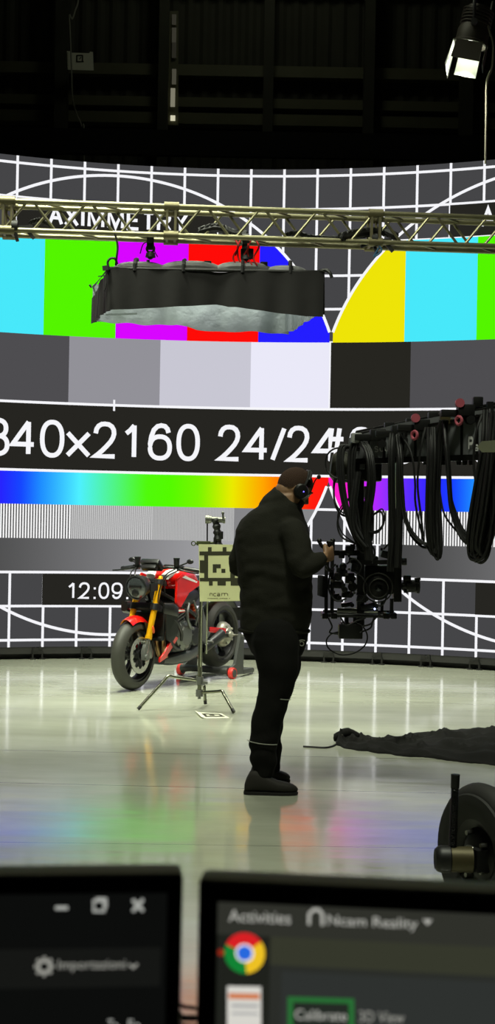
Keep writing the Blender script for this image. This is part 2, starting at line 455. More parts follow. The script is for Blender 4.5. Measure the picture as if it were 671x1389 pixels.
def C3(r, g, b, k=1.0): return (lin(r)*k*LEDGAIN, lin(g)*k*LEDGAIN, lin(b)*k*LEDGAIN)
WH = C3(246, 246, 250); BG = C3(69, 69, 71); BK = C3(38, 37, 33)
def hue(h):                                  # LED colours along the rainbow bar
    st = [(-10, (255, 30, 200)), (0, (232, 35, 255)), (30, (120, 50, 255)), (60, (38, 36, 255)), (75, (22, 70, 255)), (90, (30, 140, 255)), (120, (78, 240, 255)), (150, (80, 245, 120)), (172, (80, 250, 10)), (190, (84, 250, 0)),
          (212, (120, 245, 0)), (238, (235, 235, 0)), (262, (255, 165, 0)), (285, (255, 80, 0)), (300, (255, 28, 14)), (330, (255, 24, 20))]
    h = max(-10, min(330, h))
    for (a, ca), (b, cb) in zip(st, st[1:]):
        if a <= h <= b:
            t = (h-a)/(b-a); return C3(*[ca[i]+(cb[i]-ca[i])*t for i in range(3)])
pic = Pic()
pic.rect(U0, U1, VB, VT, 0, BG)
for k in range(int(math.ceil(U0)), int(U1)+1): pic.rect(k-.038, k+.038, VB, VT, 1, WH)
for k in range(0, 15): pic.rect(U0, U1, k-.038, k+.038, 2, WH, du=0.5)
lettering = Pic()
bars = [(238, 228, 8), (72, 232, 250), (84, 245, 0), (216, 6, 255), (255, 12, 8), (36, 30, 255)]
grays = [(38, 37, 32), (78, 77, 80), (146, 145, 152), (200, 199, 211), (234, 233, 248)]
for card in (-1, 0, 1):
    o = 13*card; uc = 3.0+o; R_ = 6.85
    a, b = max(U0, uc-6.5), min(U1, uc+6.5)
    cl = (uc, R_)
    def cr_(u0, u1, v0, v1, lay, c, c1=None, du=0.2, clip=None):
        q0, q1 = max(u0, a), min(u1, b)
        if q1 <= q0: return
        if c1 and (q0 != u0 or q1 != u1):
            f0, f1 = (q0-u0)/(u1-u0), (q1-u0)/(u1-u0)
            c, c1 = [c[i]+(c1[i]-c[i])*f0 for i in range(3)], [c[i]+(c1[i]-c[i])*f1 for i in range(3)]
        pic.rect(q0, q1, v0, v1, lay, c, c1, du, clip)
    # colour bars 9..12
    for i, cc in enumerate(bars):
        cr_(uc-6.45+2.15*i, uc-6.45+2.15*(i+1), 9, 12, 3, C3(*cc), du=0.1 if i in (0, 5) else 0.5, clip=cl)
    # grey steps 7..9
    for i, cc in enumerate(grays):
        u0 = uc-6.83+2.73*i
        cr_(u0, u0+2.73, 7, 9, 3, C3(*cc), du=0.5)
    cr_(b-.04, b, 7, 9, 4, WH)
    # text band 5..7
    cr_(a, b, 5, 7, 3, BK, du=0.5)
    cr_(a, b, 6.962, 7.038, 4, WH, du=0.5); cr_(a, b, 4.962, 5.038, 6, WH, du=0.5)
    cr_(uc-.03, uc+.03, 6.83, 7.16, 5, WH)
    # rainbow 4..5
    nn = 160
    for i in range(nn):
        u0 = uc-6.6+13.2*i/nn; u1 = uc-6.6+13.2*(i+1)/nn
        # one sixth of the hue circle takes 2.35 cells; blue sits 3.3 cells left of the centre
        h0 = (u0-uc+5.65)/2.33*60; h1 = (u1-uc+5.65)/2.33*60
        cr_(u0, u1, 4, 5, 3, hue(h0), hue(h1), clip=cl)
    # line pairs 3..4
    for g, (per, hi_, lo_) in enumerate(((.091, 250, 62), (.0807, 250, 62), (.060, 205, 140), (.046, 186, 152), (None, 134, 134))):
        u0 = uc-6.125+2.45*g
        if per is None: cr_(u0, u0+2.45, 3, 4, 3, C3(hi_, hi_, hi_+2), clip=cl); continue
        cr_(u0, u0+2.45, 3, 4, 3, C3(lo_, lo_, lo_), clip=cl)
        n_ = int(round(2.45/per))
        for i in range(n_):
            x = u0+2.45*(i+.28)/n_
            cr_(x, x+2.45/n_*.56, 3, 4, 4, C3(hi_, hi_, hi_), clip=cl)
    # ramp 2..3
    for i in range(40):
        u0 = uc-4.9+9.8*i/40; g0, g1 = 62+(182-62)*i/40, 62+(182-62)*(i+1)/40
        cr_(u0, u0+9.8/40, 2, 3, 3, C3(g0, g0, g0+4*i/40), C3(g1, g1, g1+4*i/40), clip=cl)
    cr_(a, b, 1.962, 2.038, 5, WH, du=0.5)
    # caption boxes
    cr_(uc-3, uc+3, 12.03, 12.97, 3, BK, du=0.5); cr_(uc-2.04, uc+1.96, 1.03, 1.97, 3, BK, du=0.5)
    pic.arc(uc, R_, .085, 5, WH, a, b)
    word = 'AXIMMETRY'; tot = sum(WIDTHS[q] for q in word); x = uc-2.09; k_ = 4.22/tot
    for q in word:
        wd = WIDTHS[q]*k_; lettering.glyph(q, x+wd*.07, x+wd*.93, 12.24, 12.83, .10, 7, WH); x += wd
    for ch, x0, x1, y0, y1 in (('#', -3.75, -3.0, 5.4, 6.48), (str(card+1), -2.9, -2.17, 5.4, 6.48), ('3', -1.66, -.93, 5.38, 6.5), ('8', -.83, -.1, 5.38, 6.5), ('4', -.07, .69, 5.4, 6.48), ('0', .80, 1.53, 5.38, 6.5), ('x', 1.59, 2.30, 5.4, 6.2),
            ('2', 2.38, 3.11, 5.4, 6.5), ('1', 3.31, 3.72, 5.4, 6.48), ('6', 4.03, 4.76, 5.38, 6.5), ('0', 4.89, 5.60, 5.38, 6.5), ('2', 6.13, 6.84, 5.4, 6.5), ('4', 6.93, 7.69, 5.4, 6.48), ('/', 7.76, 8.18, 5.4, 6.48), ('2', 8.22, 8.93, 5.4, 6.5), ('4', 9.02, 9.78, 5.4, 6.48)):
        if ch == '1' and x0 < 0: x0 += .2; x1 -= .12
        if o+x1 < a or o+x0 > b: continue
        lettering.glyph(ch, o+x0, o+x1, y0, y1, .138, 7, WH, cut=(a, b))
    for ch, x0, x1 in (('1', 91.5, 101), ('2', 106, 121.6), (':', 125.5, 130.3), ('0', 133, 147.7), ('9', 150.7, 166), (':', 170, 174.8)):
        f = lambda x: 1.73+(x-92)*.022+o
        lettering.glyph(ch, f(x0), f(x1), 1.215, 1.56 if ch == ':' else 1.71, .062, 7, WH)
pic.build('test_picture', led); lettering.build('lettering', led)
# base: black truss rail, clamps and levelling feet under the wall
M_blk = mat('black_steel', rgb(26, 26, 24), 0.55)
mb = MB(); mb2 = MB()
for zz, rr, oo in ((0.10, 0.020, -0.02), (0.105, 0.022, -0.06), (0.035, 0.018, -0.15)):
    mb.tube([W(U0+(U1-U0)*i/80, (zz-ZG)/CELL, oo) for i in range(81)], rr, 8)
mb.build('base_rail', M_blk, led)
mbp = MB()
rows = []
for i in range(NU+1):
    u = U0+(U1-U0)*i/NU
    rows.append([mbp.bm.verts.new(W(u, (z-ZG)/CELL, q)) for z, q in ((0.055, 0.0), (0.126, 0.0), (0.126, -0.02), (0.055, -0.02))])
for i in range(NU): mbp.skin(rows[i], rows[i+1])
mbp.face(rows[0]); mbp.face(rows[-1][::-1]); mbp.build('skirting_panel', mat('kick_panel', rgb(44, 44, 42), 0.6), led)
mbd = MB(); rows = []
for i in range(NU+1):
    u = U0+(U1-U0)*i/NU
    rows.append([mbd.bm.verts.new(W(u, (z-ZG)/CELL, q)) for z, q in ((0.0, -0.10), (0.06, -0.10), (0.06, -0.14), (0.0, -0.14))])
for i in range(NU): mbd.skin(rows[i], rows[i+1])
mbd.face(rows[0]); mbd.face(rows[-1][::-1]); mbd.build('base_plinth', M_blk, led)
first = None
for k in range(-6, 13):
    u = 0.85+1.457*k
    q = MB()
    c = W(u, 0, 0.0); ph = (S0+u*CELL)/RW
    Rz = Matrix.Rotation(-ph, 3, 'Z')
    def lp(x, y, z): return c.xy.to_3d() + Rz @ V((x, y, 0)) + V((0, 0, z))
    q.box(lp(0, 0.0, 0.085), (0.10, 0.05, 0.06), Rz, 0.006)
    q.cyl(lp(-0.045, -0.01, 0), lp(-0.045, -0.01, 0.075), 0.011); q.cyl(lp(0.05, -0.01, 0), lp(0.05, -0.01, 0.075), 0.011)
    q.cyl(lp(-0.045, -0.01, 0), lp(-0.045, -0.01, 0.012), 0.03); q.cyl(lp(0.05, -0.01, 0), lp(0.05, -0.01, 0.012), 0.03)
    q.cyl(lp(-0.02, -0.03, 0.10), lp(-0.02, 0.02, 0.10), 0.022); q.cyl(lp(0.03, -0.03, 0.115), lp(0.03, 0.02, 0.115), 0.016)
    q.build('levelling_foot', M_blk, led)
# ------------------------------------------------------------------ lighting truss across the stage
M_alu = mat('truss_aluminium', rgb(138, 134, 104), 0.40, 0.7, var=0.12, vscale=5)
M_alu2 = mat('truss_plate', rgb(120, 114, 86), 0.5, 0.7)
M_black = mat('matt_black', rgb(22, 22, 20), 0.6)
M_rub = mat('cable_rubber', rgb(12, 12, 11), 0.6)
TA, TB = V((-2.0, 9.72, 0)), V((2.0, 10.02, 0))           # plan line of the truss axis
tl = at(0, 295.5, 9.78); tr = at(671, 318.5, 9.98)
axd = (tr-tl).normalized(); tx0 = tl - axd*1.0; tx1 = tr + axd*1.0
up = V((0, 0, 1)); up = (up-axd*up.dot(axd)).normalized(); sd = axd.cross(up).normalized()   # sd points to -y side? checked below
if sd.y > 0: sd = -sd
HW, HV = 0.095, 0.098
LT = (tx1-tx0).length
def TP(s, a, b): return tx0 + axd*s + sd*(HW*a) + up*(HV*b)   # a=+1 front, b=+1 top
truss = thing('lighting_truss', 'long horizontal aluminium box truss spanning the stage in front of the LED wall', 'truss', (tx0.x, tx0.y, 0))
for a in (1, -1):
    for b in (1, -1):
        MB().tube([TP(0, a, b), TP(LT, a, b)], 0.0185, 12).build('chord', M_alu, truss)
per = 0.392
faces_ = [((1, -1), (1, 1)), ((-1, -1), (-1, 1)), ((1, -1), (-1, -1)), ((1, 1), (-1, 1))]
s0 = (at(393, 312, 9.85)-tx0).dot(axd); off0 = s0 % per
nb = 0
for fi, (q0, q1) in enumerate(faces_):
    off = off0 + (0, per*0.38, per*0.2, per*0.6)[fi]
    k = -1
    while True:
        sa = off+k*per; k += 1
        if sa > LT-0.75: break
        for sgn in (1, -1):
            if fi >= 2 and sgn < 0: continue
            e0, e1 = sa+sgn*0.02, sa+sgn*(per/2-0.02)
            if e0 < 0.65 or e1 < 0.65 or e1 > LT-0.65: continue
            MB().tube([TP(e0, *q0), TP(e1, *q1)], 0.0095, 8).build('brace', M_alu, truss); nb += 1
for px in (14, 232, 508):                                  # coupled end frames
    sj = (at(px, 305, 9.88)-tx0).dot(axd)
    q = MB()
    for ds in (-0.028, 0.028):
        for a in (1, -1): q.bar(TP(sj+ds, a, -1), TP(sj+ds, a, 1), 0.035, 0.016, up=axd)
        for b in (1, -1): q.bar(TP(sj+ds, -1, b), TP(sj+ds, 1, b), 0.035, 0.016, up=axd)
    for a in (1, -1):
        for b in (1, -1): q.cyl(TP(sj-0.05, a, b), TP(sj+0.05, a, b), 0.031)
    q.build('coupler_frame', M_alu2, truss)
for s, nm in ((0.15, 0), (LT-0.15, 1)):                     # legs that carry it, beyond the picture
    q = MB(); c = tx0+axd*s
    for a in (-1, 1):
        for b in (-1, 1):
            x, y = c.x+a*.12, c.y+b*.12; q.cyl((x, y, 0.0), (x, y, c.z-.13), 0.0245)
    for k in range(8):
        z = 0.2+k*.4
        q.bar((c.x-.12, c.y-.12, z), (c.x+.12, c.y-.12, z+.35), .02, .02); q.bar((c.x-.12, c.y+.12, z), (c.x+.12, c.y+.12, z+.35), .02, .02)
    q.box((c.x, c.y, 0.01), (.6, .6, .02)); q.box((c.x, c.y, c.z-.135), (.34, .34, .02))
    q.build('support_tower', M_alu, truss)

def clamp_hang(px, pyt, pyb, Y, name, label, red=False, extra=True):
    """half-coupler on the lower chord with a shackle and a short drop"""
    t = thing(name, label, 'rigging clamp', at(px, pyb, Y), group='clamps carrying the softbox')
    top = at(px, pyt, Y); bot = at(px, pyb, Y)
    q = MB(); q.lathe(top, axd, [(0.028, -0.024), (0.044, -0.024), (0.044, 0.024), (0.028, 0.024)], 18, close=True)
    q.box(top-V((0, 0, .055)), (.05, .04, .05), None, .006); q.build('coupler', M_black, t)
    q = MB(); mid = top.lerp(bot, .55)
    q.torus(mid, (0, 1, 0), 0.026, 0.008, 16, 6); q.cyl(top-V((0, 0, .07)), mid+V((0, 0, .02)), .009); q.ell(mid-V((0, .0, .045)), .026, .022, .03); q.build('shackle', M_black, t)
    q = MB(); q.cyl(mid-V((0, 0, .06)), bot, .011); q.cyl(bot+V((0, 0, .03)), bot-V((0, 0, .0)), .03, .036); q.build('spigot', M_black, t)
    q = MB(); q.tube(smooth_pts([top+V((-.02, -.03, -.03)), mid+V((-.05, -.03, .02)), bot+V((-.07, -.02, .02))]), .004, 6)
    q.tube(smooth_pts([top+V((.02, -.03, -.03)), mid+V((.03, -.03, -.02)), bot+V((.05, -.02, .0))]), .004, 6)
    q.build('safety_wire', M_rub, t)
    if red:
        q = MB()
        for k in range(5):
            x = -.07+.035*k
            q.tube(smooth_pts([mid+V((x, -.02, .07)), mid+V((x+.02*(-1)**k, -.035, .02)), mid+V((x-.015, -.02, -.05)), mid+V((x+.01, -.02, -.10))]), .006, 6)
        q.build('red_sling', mat('red_webbing', rgb(190, 30, 24), .7), t)
        q = MB(); q.box(mid+V((0.01, 0, -.02)), (.09, .05, .07), None, .01); q.build('hoist_body', M_black, t)
    return t
clamp_hang(204, 323, 349, 9.82, 'rigging_clamp', 'black hook clamp with ring carrying the left end of the hanging softbox')
clamp_hang(333, 326, 352, 9.88, 'rigging_clamp', 'black hook clamp with red sling above the right half of the softbox', red=True)
# small clamps left under the truss
for (px, py, Y, lab) in ((20, 313, 9.7, 'small pair of black clamps hanging under the far left end of the truss'), (507, 331, 9.85, 'small dark clamp with a blue cord under the right coupler of the truss')):
    t = thing('pipe_clamp', lab, 'clamp', at(px, py+8, Y)); c = at(px, py, Y)
    q = MB(); q.lathe(c+V((0, 0, .03)), axd, [(0.028, -0.02), (0.042, -0.02), (0.042, 0.02), (0.028, 0.02)], 16, close=True); q.bar(c, c+V((0.02, 0, -.07)), .03, .02); q.build('jaw', M_black, t)
    q = MB(); q.bar(c+V((.06, 0, .03)), c+V((.13, 0, -.05)), .022, .022); q.bar(c+V((-.02, 0, .02)), c+V((.12, 0, .03)), .02, .02); q.cyl(c+V((-.05, 0, .0)), c+V((-.09, 0, -.02)), .012); q.build('handle', M_black, t)
    if px > 100:
        MB().tube(smooth_pts([c+V((0.02, -.02, .0)), c+V((0.05, -.03, -.05)), c+V((0.0, -.02, -.09)), c+V((.03, -.02, -.03))]), .006, 6).build('cord', mat('blue_cord', rgb(52, 98, 130), .6), t)
# cables lying along the truss
for i, (pts, r, lab) in enumerate((
        ([(462, 322, 9.80), (480, 318, 9.9), (500, 315, 10.0), (520, 314, 10.05), (537, 321, 10.0)], .030, 'thick black cable bundle lying in the truss beside the right coupler'),
        ([(385, 319, 9.95), (402, 316, 9.95), (420, 321, 9.95), (440, 322, 9.98), (466, 321, 9.98)], .010, 'thin black cable lying in the truss left of the thick bundle'),
        ([(270, 314, 9.97), (290, 309, 9.97), (303, 311, 9.97), (318, 317, 9.97), (334, 318, 9.97)], .028, 'black cable coil lying in the truss above the softbox'),
        ([(40, 303, 9.93), (52, 299, 9.93), (60, 302, 9.93), (70, 306, 9.93)], .014, 'short black cable lying in the left end of the truss'))):
    P = smooth_pts([at(*p) for p in pts], 6); q = MB()
    q.tube(P, r, 8)
    for k in range(3):
        q.tube([p+V((0, .02*math.sin(j*.9+k*2), r*.9*math.cos(j*1.1+k*2.2))) for j, p in enumerate(P)], max(.007, r*.4), 6)
    q.build('cable', M_rub, None, label=lab); bpy.context.scene.objects[-1] if False else None
    o = COL.objects[-1]; o['category'] = 'cable'

# ------------------------------------------------------------------ softbox with black skirt under the truss
M_skirt = mat('black_skirt', rgb(20, 18, 17), 0.85, bump=0.15, bscale=14)
M_silver = mat('silver_lining', rgb(136, 146, 147), 0.38, 0.4, bump=0.5, bscale=16)
M_pad = mat('grey_pad', rgb(120, 120, 120), 0.6, bump=0.2, bscale=20)
M_strap = mat('black_strap', rgb(20, 20, 20), 0.8)
FL, FR = at(146, 423, 9.72), at(437.5, 428, 9.86); BL, BR = at(125, 441, 10.42), at(392, 447, 10.5)
zb_ = (FL.z+FR.z)/2; ztop = at(150, 364, 9.72).z
sbx = thing('softbox', 'long softbox in a black fabric skirt with silver lining hanging under the truss', 'softbox', ((FL.x+FR.x)/2, 10.1, zb_))
fl, fr, bl, br = [V((p.x, p.y, 0)) for p in (FL, FR, BL, BR)]
def wav(p, q, t, amp, f, ph=0):
    d = (q-p); n_ = V((d.y, -d.x, 0)).normalized()
    return p.lerp(q, t) + n_*(amp*(math.sin(f*t+ph)+.6*math.sin(f*2.3*t+1.3*ph+.5)+.4*math.sin(f*5.1*t)))
def skirt(p, q, zlo, zhi, ph, amp=.012):
    """fabric wall from p to q: bottom and top heights vary along it"""
    m_ = MB(); m_.grid(lambda a, b: wav(p, q, a, amp*(1.25-.6*b), 9, ph)+V((0, 0, zlo(a)+(zhi(a)-zlo(a))*b)), 70, 10); return m_
front_lo = lambda a: zb_+.0+.066*max(0, 1-abs(a-.50)/(.5 if a < .5 else .42))**1.15-.006*math.exp(-((a-.56)/.02)**2)
front_hi = lambda a: ztop-.010*math.sin(a*PI)+.030*a+.006*math.sin(a*21)
skirt(fl, fr, front_lo, front_hi, .4).solidify(.004).build('front_skirt', M_skirt, sbx)
back_lo = lambda a: zb_+.008-.042*min(1, max(0, (a-.43)/.10))+.004*math.sin(a*17)+.004*math.sin(a*41)
skirt(bl, br, back_lo, lambda a: ztop, 2.2, .022).solidify(.004).build('back_skirt', M_silver, sbx, label='silver lined far side of the skirt')
skirt(fl, bl, lambda a: zb_, lambda a: ztop-.10*a, 1.0, .010).solidify(.004).build('side_skirt', M_skirt, sbx)
skirt(fr, br, lambda a: zb_+.02, lambda a: ztop+.025, 1.7, .010).solidify(.004).build('side_skirt', M_skirt, sbx)
skirt(fr.lerp(bl, .012), br.lerp(fl, .012), lambda a: zb_+.02-.055*a+.006*math.sin(a*14), lambda a: ztop-.05, 1.7, .010).solidify(.003).build('side_lining', M_silver, sbx, label='silver side lining')
# bright lining strip turned out at the front corner
q = MB(); a0, a1 = at(143, 427, 9.69), at(186, 425.5, 9.69); q.bar(a0, a1, .004, .012); q.build('hem_tape', M_silver, sbx)
# padded lamp body inside, seen as a grey roll above the skirt
q = MB()
for i, (t0, t1, hz) in enumerate(((.06, .30, .025), (.28, .56, .035), (.54, .80, .035), (.78, .97, .012))):
    p0 = fl.lerp(fr, t0).lerp(bl.lerp(br, t0), .35); p1 = fl.lerp(fr, t1).lerp(bl.lerp(br, t1), .35)
    secs = []
    for k in range(9):
        t = k/8; c = p0.lerp(p1, t); bul = 1-.35*abs(2*t-1)**3
        secs.append((c+V((0, 0, ztop+.0+hz*bul+.028*(t0+(t1-t0)*t))), V((0, .20*bul, 0)), V((0, 0, .052*bul))))
    q.loft(secs, 18, power=2.6)
q.build('padded_top', M_pad, sbx)
for t in (.12, .345, .62, .845):
    c = fl.lerp(fr, t); q = MB()
    q.tube([c+V((0, -.006, -.015+ztop+.028*t)), c+V((0, -.005, ztop+.03+.028*t)), c+V((0, .05, ztop+.07+.028*t)), c+V((0, .2, ztop+.10+.028*t)), c+V((0, .42, ztop+.05))], .013, 6); q.build('strap', M_strap, sbx)
for t in (.455, .72):
    q = MB(); c = fl.lerp(fr, t)+V((0, .12, ztop+.065+.028*t)); q.box(c, (.05, .05, .03), None, .005); q.build('buckle', M_strap, sbx)
q = MB()                                              # frame tube round the top edge
q.tube([fl+V((0, 0, ztop)), fr+V((0, 0, ztop+.025)), br+V((0, 0, ztop+.02)), bl+V((0, 0, ztop-.02))], .012, 8, closed=True)
for t in (.2, .63):                                    # hangers up to the two clamps
    c = fl.lerp(fr, t).lerp(bl.lerp(br, t), .2); q.cyl(c+V((0, 0, ztop-.02)), c+V((0, 0, ztop+.09)), .012)
q.build('top_frame', M_black, sbx)
q = MB()                                              # corner hook left, corner arm right
h0 = at(148, 366, 9.70)
q.tube(smooth_pts([h0, at(146, 356, 9.7), at(150, 350.5, 9.7), at(156, 351, 9.7), at(159, 358, 9.72)]), .008, 8)
q.build('corner_hook', M_black, sbx); q = MB()
q.tube(smooth_pts([fr+V((-.03, 0, ztop+.028)), at(442, 366.5, 9.84), at(447, 370, 9.82), at(450, 377, 9.82)]), [.014]*10+[.012]*9, 8); q.build('corner_arm', M_black, sbx); q = MB()
q.tube(smooth_pts([at(123, 388, 10.42), at(121.5, 386.5, 10.42), at(124, 390, 10.42)]), .008, 6)
q.build('corner_fitting', M_black, sbx); q = MB(); q.bar(at(139, 364, 9.69), at(147, 363, 9.69), .02, .03); q.build('corner_fitting', M_black, sbx); q = MB(); q.bar(at(133, 375, 9.75), at(141, 374, 9.75), .006, .006)
q.build('corner_fitting', M_black, sbx); q = MB()
q.tube(smooth_pts([at(143, 366, 9.68), at(144, 385, 9.66), at(141, 394, 9.66), at(144, 380, 9.67)]), .004, 6)
q.build('pull_cord', M_black, sbx)
inner = (fl+fr+bl+br)/4
ang = math.atan2((fr-fl).y, (fr-fl).x); RZ = Matrix.Rotation(ang, 3, 'Z')
q = MB(); q.box((inner.x, inner.y, ztop-.05), (1.28, .52, .02), RZ); q.build('diffuser', emit('diffuser_glow', (1.0, 1.0, .92, 1), 2.6), sbx, smooth=False)
# cable from the truss down to the softbox
q = MB(); q.tube(smooth_pts([at(155, 316, 9.72), at(158, 325, 9.72), at(159.5, 336, 9.72), at(158, 350, 9.72), at(157, 360, 9.74)]), .007, 8)
o = q.build('cable', M_rub, None, label='thin black cable hanging from the truss to the left end of the softbox'); o['category'] = 'cable'

# ------------------------------------------------------------------ film lamp with barn doors, top right
LY = 13.0
lamp = thing('film_lamp', 'film spotlight with lit barn doors hanging high at the right edge', 'lamp', at(640, 110, LY))
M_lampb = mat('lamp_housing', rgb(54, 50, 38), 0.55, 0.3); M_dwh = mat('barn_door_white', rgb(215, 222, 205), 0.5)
axl = V((-.22, .04, -.97)).normalized()                     # where it points
lx = axl.cross(V((0, 0, 1))).normalized(); ly = lx.cross(axl).normalized()
fc = at(638, 60, LY)                                         # centre of the front rim
RL = Matrix((lx, ly, axl)).transposed()
q = MB(); q.lathe(fc-axl*.32, axl, [(.001, -.03), (.10, -.02), (.125, .03), (.13, .16), (.145, .20), (.145, .30), (.16, .31), (.16, .33), (.14, .33), (.12, .27), (.001, .24)], 26)
for k in range(5): q.lathe(fc-axl*(.30-.03*k), axl, [(.132, -.006), (.142, -.006), (.142, .006), (.132, .006)], 24, close=True)
q.build('housing', M_lampb, lamp)
q = MB(); q.lathe(fc-axl*.03, axl, [(.001, .02), (.06, .016), (.115, 0)], 24); q.build('lens', emit('lamp_lens', (1, 1, .9, 1), 14), lamp)
def door(ax2, opn, w0, w1, L_):
    """leaf hinged on the front rim: ax2 is the rim direction it sits on"""
    e = (lx*ax2[0]+ly*ax2[1]).normalized(); side = axl.cross(e)
    hinge = fc+e*.150+axl*.015; o_ = math.radians(opn); d = axl*math.cos(o_)+e*math.sin(o_); nn = side.cross(d).normalized()
    poly = [hinge-side*w0/2, hinge+side*w0/2, hinge+side*w1/2+d*L_, hinge-side*w1/2+d*L_]
    m_ = MB().prism([p-nn*.003 for p in poly], nn*.006); ctr = sum((p for p in poly), V())/4
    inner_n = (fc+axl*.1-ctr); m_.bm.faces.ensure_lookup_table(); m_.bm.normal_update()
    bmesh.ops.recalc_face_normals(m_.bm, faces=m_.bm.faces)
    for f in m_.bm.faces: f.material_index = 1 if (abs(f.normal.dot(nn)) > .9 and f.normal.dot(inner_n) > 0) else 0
    return m_
for ax2, opn, w0, w1, L_ in (((1, 0), 8, .19, .20, .23), ((-1, 0), 2, .24, .26, .17), ((0, 1), 2, .24, .48, .26), ((0, -1), 2, .20, .26, .18)):
    door(ax2, opn, w0, w1, L_).build('barn_door', [M_lampb, M_dwh], lamp, smooth=False)
q = MB(); pv = fc-axl*.15
q.tube(smooth_pts([pv+lx*.17, pv+lx*.18+V((0, 0, .15)), pv+lx*.10+V((0, 0, .30)), pv+V((0, 0, .33)), pv-lx*.10+V((0, 0, .30)), pv-lx*.18+V((0, 0, .15)), pv-lx*.17]), .016, 8)
q.cyl(pv+lx*.19, pv+lx*.13, .03); q.cyl(pv-lx*.19, pv-lx*.13, .03); q.build('yoke', M_black, lamp)
q = MB(); q.cyl(pv+V((0, 0, .33)), pv+V((0, 0, .48)), .016); q.lathe(pv+V((0, 0, .52)), (1, 0, 0), [(.03, -.025), (.05, -.025), (.05, .025), (.03, .025)], 18, close=True); q.build('hook_clamp', M_black, lamp)
pz = pv+V((0, 0, .52))
q = MB(); q.tube([(-6.98, pz.y, pz.z), (6.98, pz.y, pz.z)], .03, 12)
o = q.build('lighting_pipe', M_black, None, label='dark overhead pipe that carries the film spotlight'); o['category'] = 'pipe'
q = MB(); P = [at(668, 2, LY-.05), at(664, 22, LY-.08), at(662, 38, LY-.08), at(668, 58, LY-.05), at(667, 90, LY-.03), at(660, 112, LY), at(659, 160, LY), at(658, 222, LY)]
q.tube(smooth_pts(P), .010, 8); o = q.build('cable', mat('pale_cable', rgb(96, 94, 78), .6), None, label='cable running past the film spotlight down behind the LED wall'); o['category'] = 'cable'
l = bpy.data.lights.new('lamp_beam', 'SPOT'); l.energy = 900; l.color = (1, 1, .86); l.spot_size = math.radians(75); l.spot_blend = .6; l.shadow_soft_size = .09
ob = bpy.data.objects.new('lamp_beam', l); COL.objects.link(ob); ob.parent = lamp; ob.location = fc+axl*.02-V(lamp.location)
ob.rotation_euler = axl.to_track_quat('-Z', 'Y').to_euler()

# ------------------------------------------------------------------ marker sheet and cable up on the end wall
MY = 18.3
M_paper = mat('paper', rgb(240, 240, 216), 0.8); M_ink = mat('printed_black', rgb(40, 42, 26), 0.7)
sh = thing('marker_sheet', 'white paper sheet with a small printed square marker high on the dark wall', 'paper sheet', at(109, 96, MY))
nrm = V((0, -1, 0)); P00 = V((0, MY, 0))
def Q(px, py, d=0.0): p = at(px, py, MY); return V((p.x, MY-d, p.z))
MB().prism([Q(90.5, 69), Q(96, 69.5), Q(96.5, 71.5), Q(121, 72), Q(122, 70), Q(126, 70.5), Q(127, 95.5), Q(91.5, 94.5)], (0, .004, 0)).build('paper', M_paper, sh, smooth=False)
q = MB()
for x0, y0, x1, y1 in ((104, 74.5, 112, 76.2), (104, 83, 113.5, 84.5), (103.2, 75, 105, 84), (111, 75, 112.8, 84), (107.5, 79, 108.8, 80.5), (108.6, 77.4, 110, 79)):
    q.prism([Q(x0, y0, .002), Q(x1, y0, .002), Q(x1, y1, .002), Q(x0, y1, .002)], (0, -.002, 0))
q.build('square_marker', M_ink, sh, smooth=False)
MB().box((at(109, 80, MY).x, (MY+YB-.46)/2+.0, at(109, 80, MY).z), (.06, abs(YB-.46-MY)-.008, .06)).build('bracket', M_girt, sh, smooth=False)
q = MB(); q.tube(smooth_pts([at(*p) for p in ((105, -30, 18.4), (106, 0, 18.3), (102, 14, 18.27), (97.5, 26, 18.25), (94.2, 20, 18.25), (94.8, 40, 18.25), (96, 70, 18.25), (97, 95, 18.25), (97.5, 118, 18.25), (99, 137, 18.3), (104, 155, 18.4), (111, 172, 18.4), (114, 200, 18.3), (112, 500, 18.3), (113, 857.5, 18.3))]), .010, 8)
o = q.build('cable', mat('light_cable', rgb(150, 150, 132), .6), None, label='thin pale cable hanging past the paper sheet on the dark wall'); o['category'] = 'cable'
# ------------------------------------------------------------------ motorcycle on a paddock stand
M_red = mat('bike_red', rgb(214, 18, 12), 0.25, 0.0, 0.5, coat=0.8)
M_wht = mat('bike_white', rgb(225, 222, 220), 0.3, 0, 0.5, coat=0.6)
M_gold = mat('fork_gold', rgb(236, 172, 14), 0.26, 0.3)
M_chr = mat('bright_metal', rgb(196, 196, 186), 0.25, 0.9)
M_grey = mat('cast_grey', rgb(112, 114, 110), 0.42, 0.6)
M_dgrey = mat('dark_cast', rgb(46, 48, 48), 0.38, 0.5)
M_tyre = mat('tyre_rubber', rgb(52, 52, 46), 0.62, bump=0.05, bscale=90)
M_carb = mat('satin_black', rgb(26, 26, 26), 0.38)
M_glass = mat('lamp_glass', rgb(60, 64, 66), 0.06, 0.0, 0.9, coat=1.0)
M_orange = mat('amber', rgb(225, 90, 20), 0.35)
BW = math.radians(-118.4)
bike = thing('motorcycle', 'red naked motorcycle with gold forks parked before the LED wall', 'motorcycle', (-0.2588, 13.5254, 0), BW, world=False)
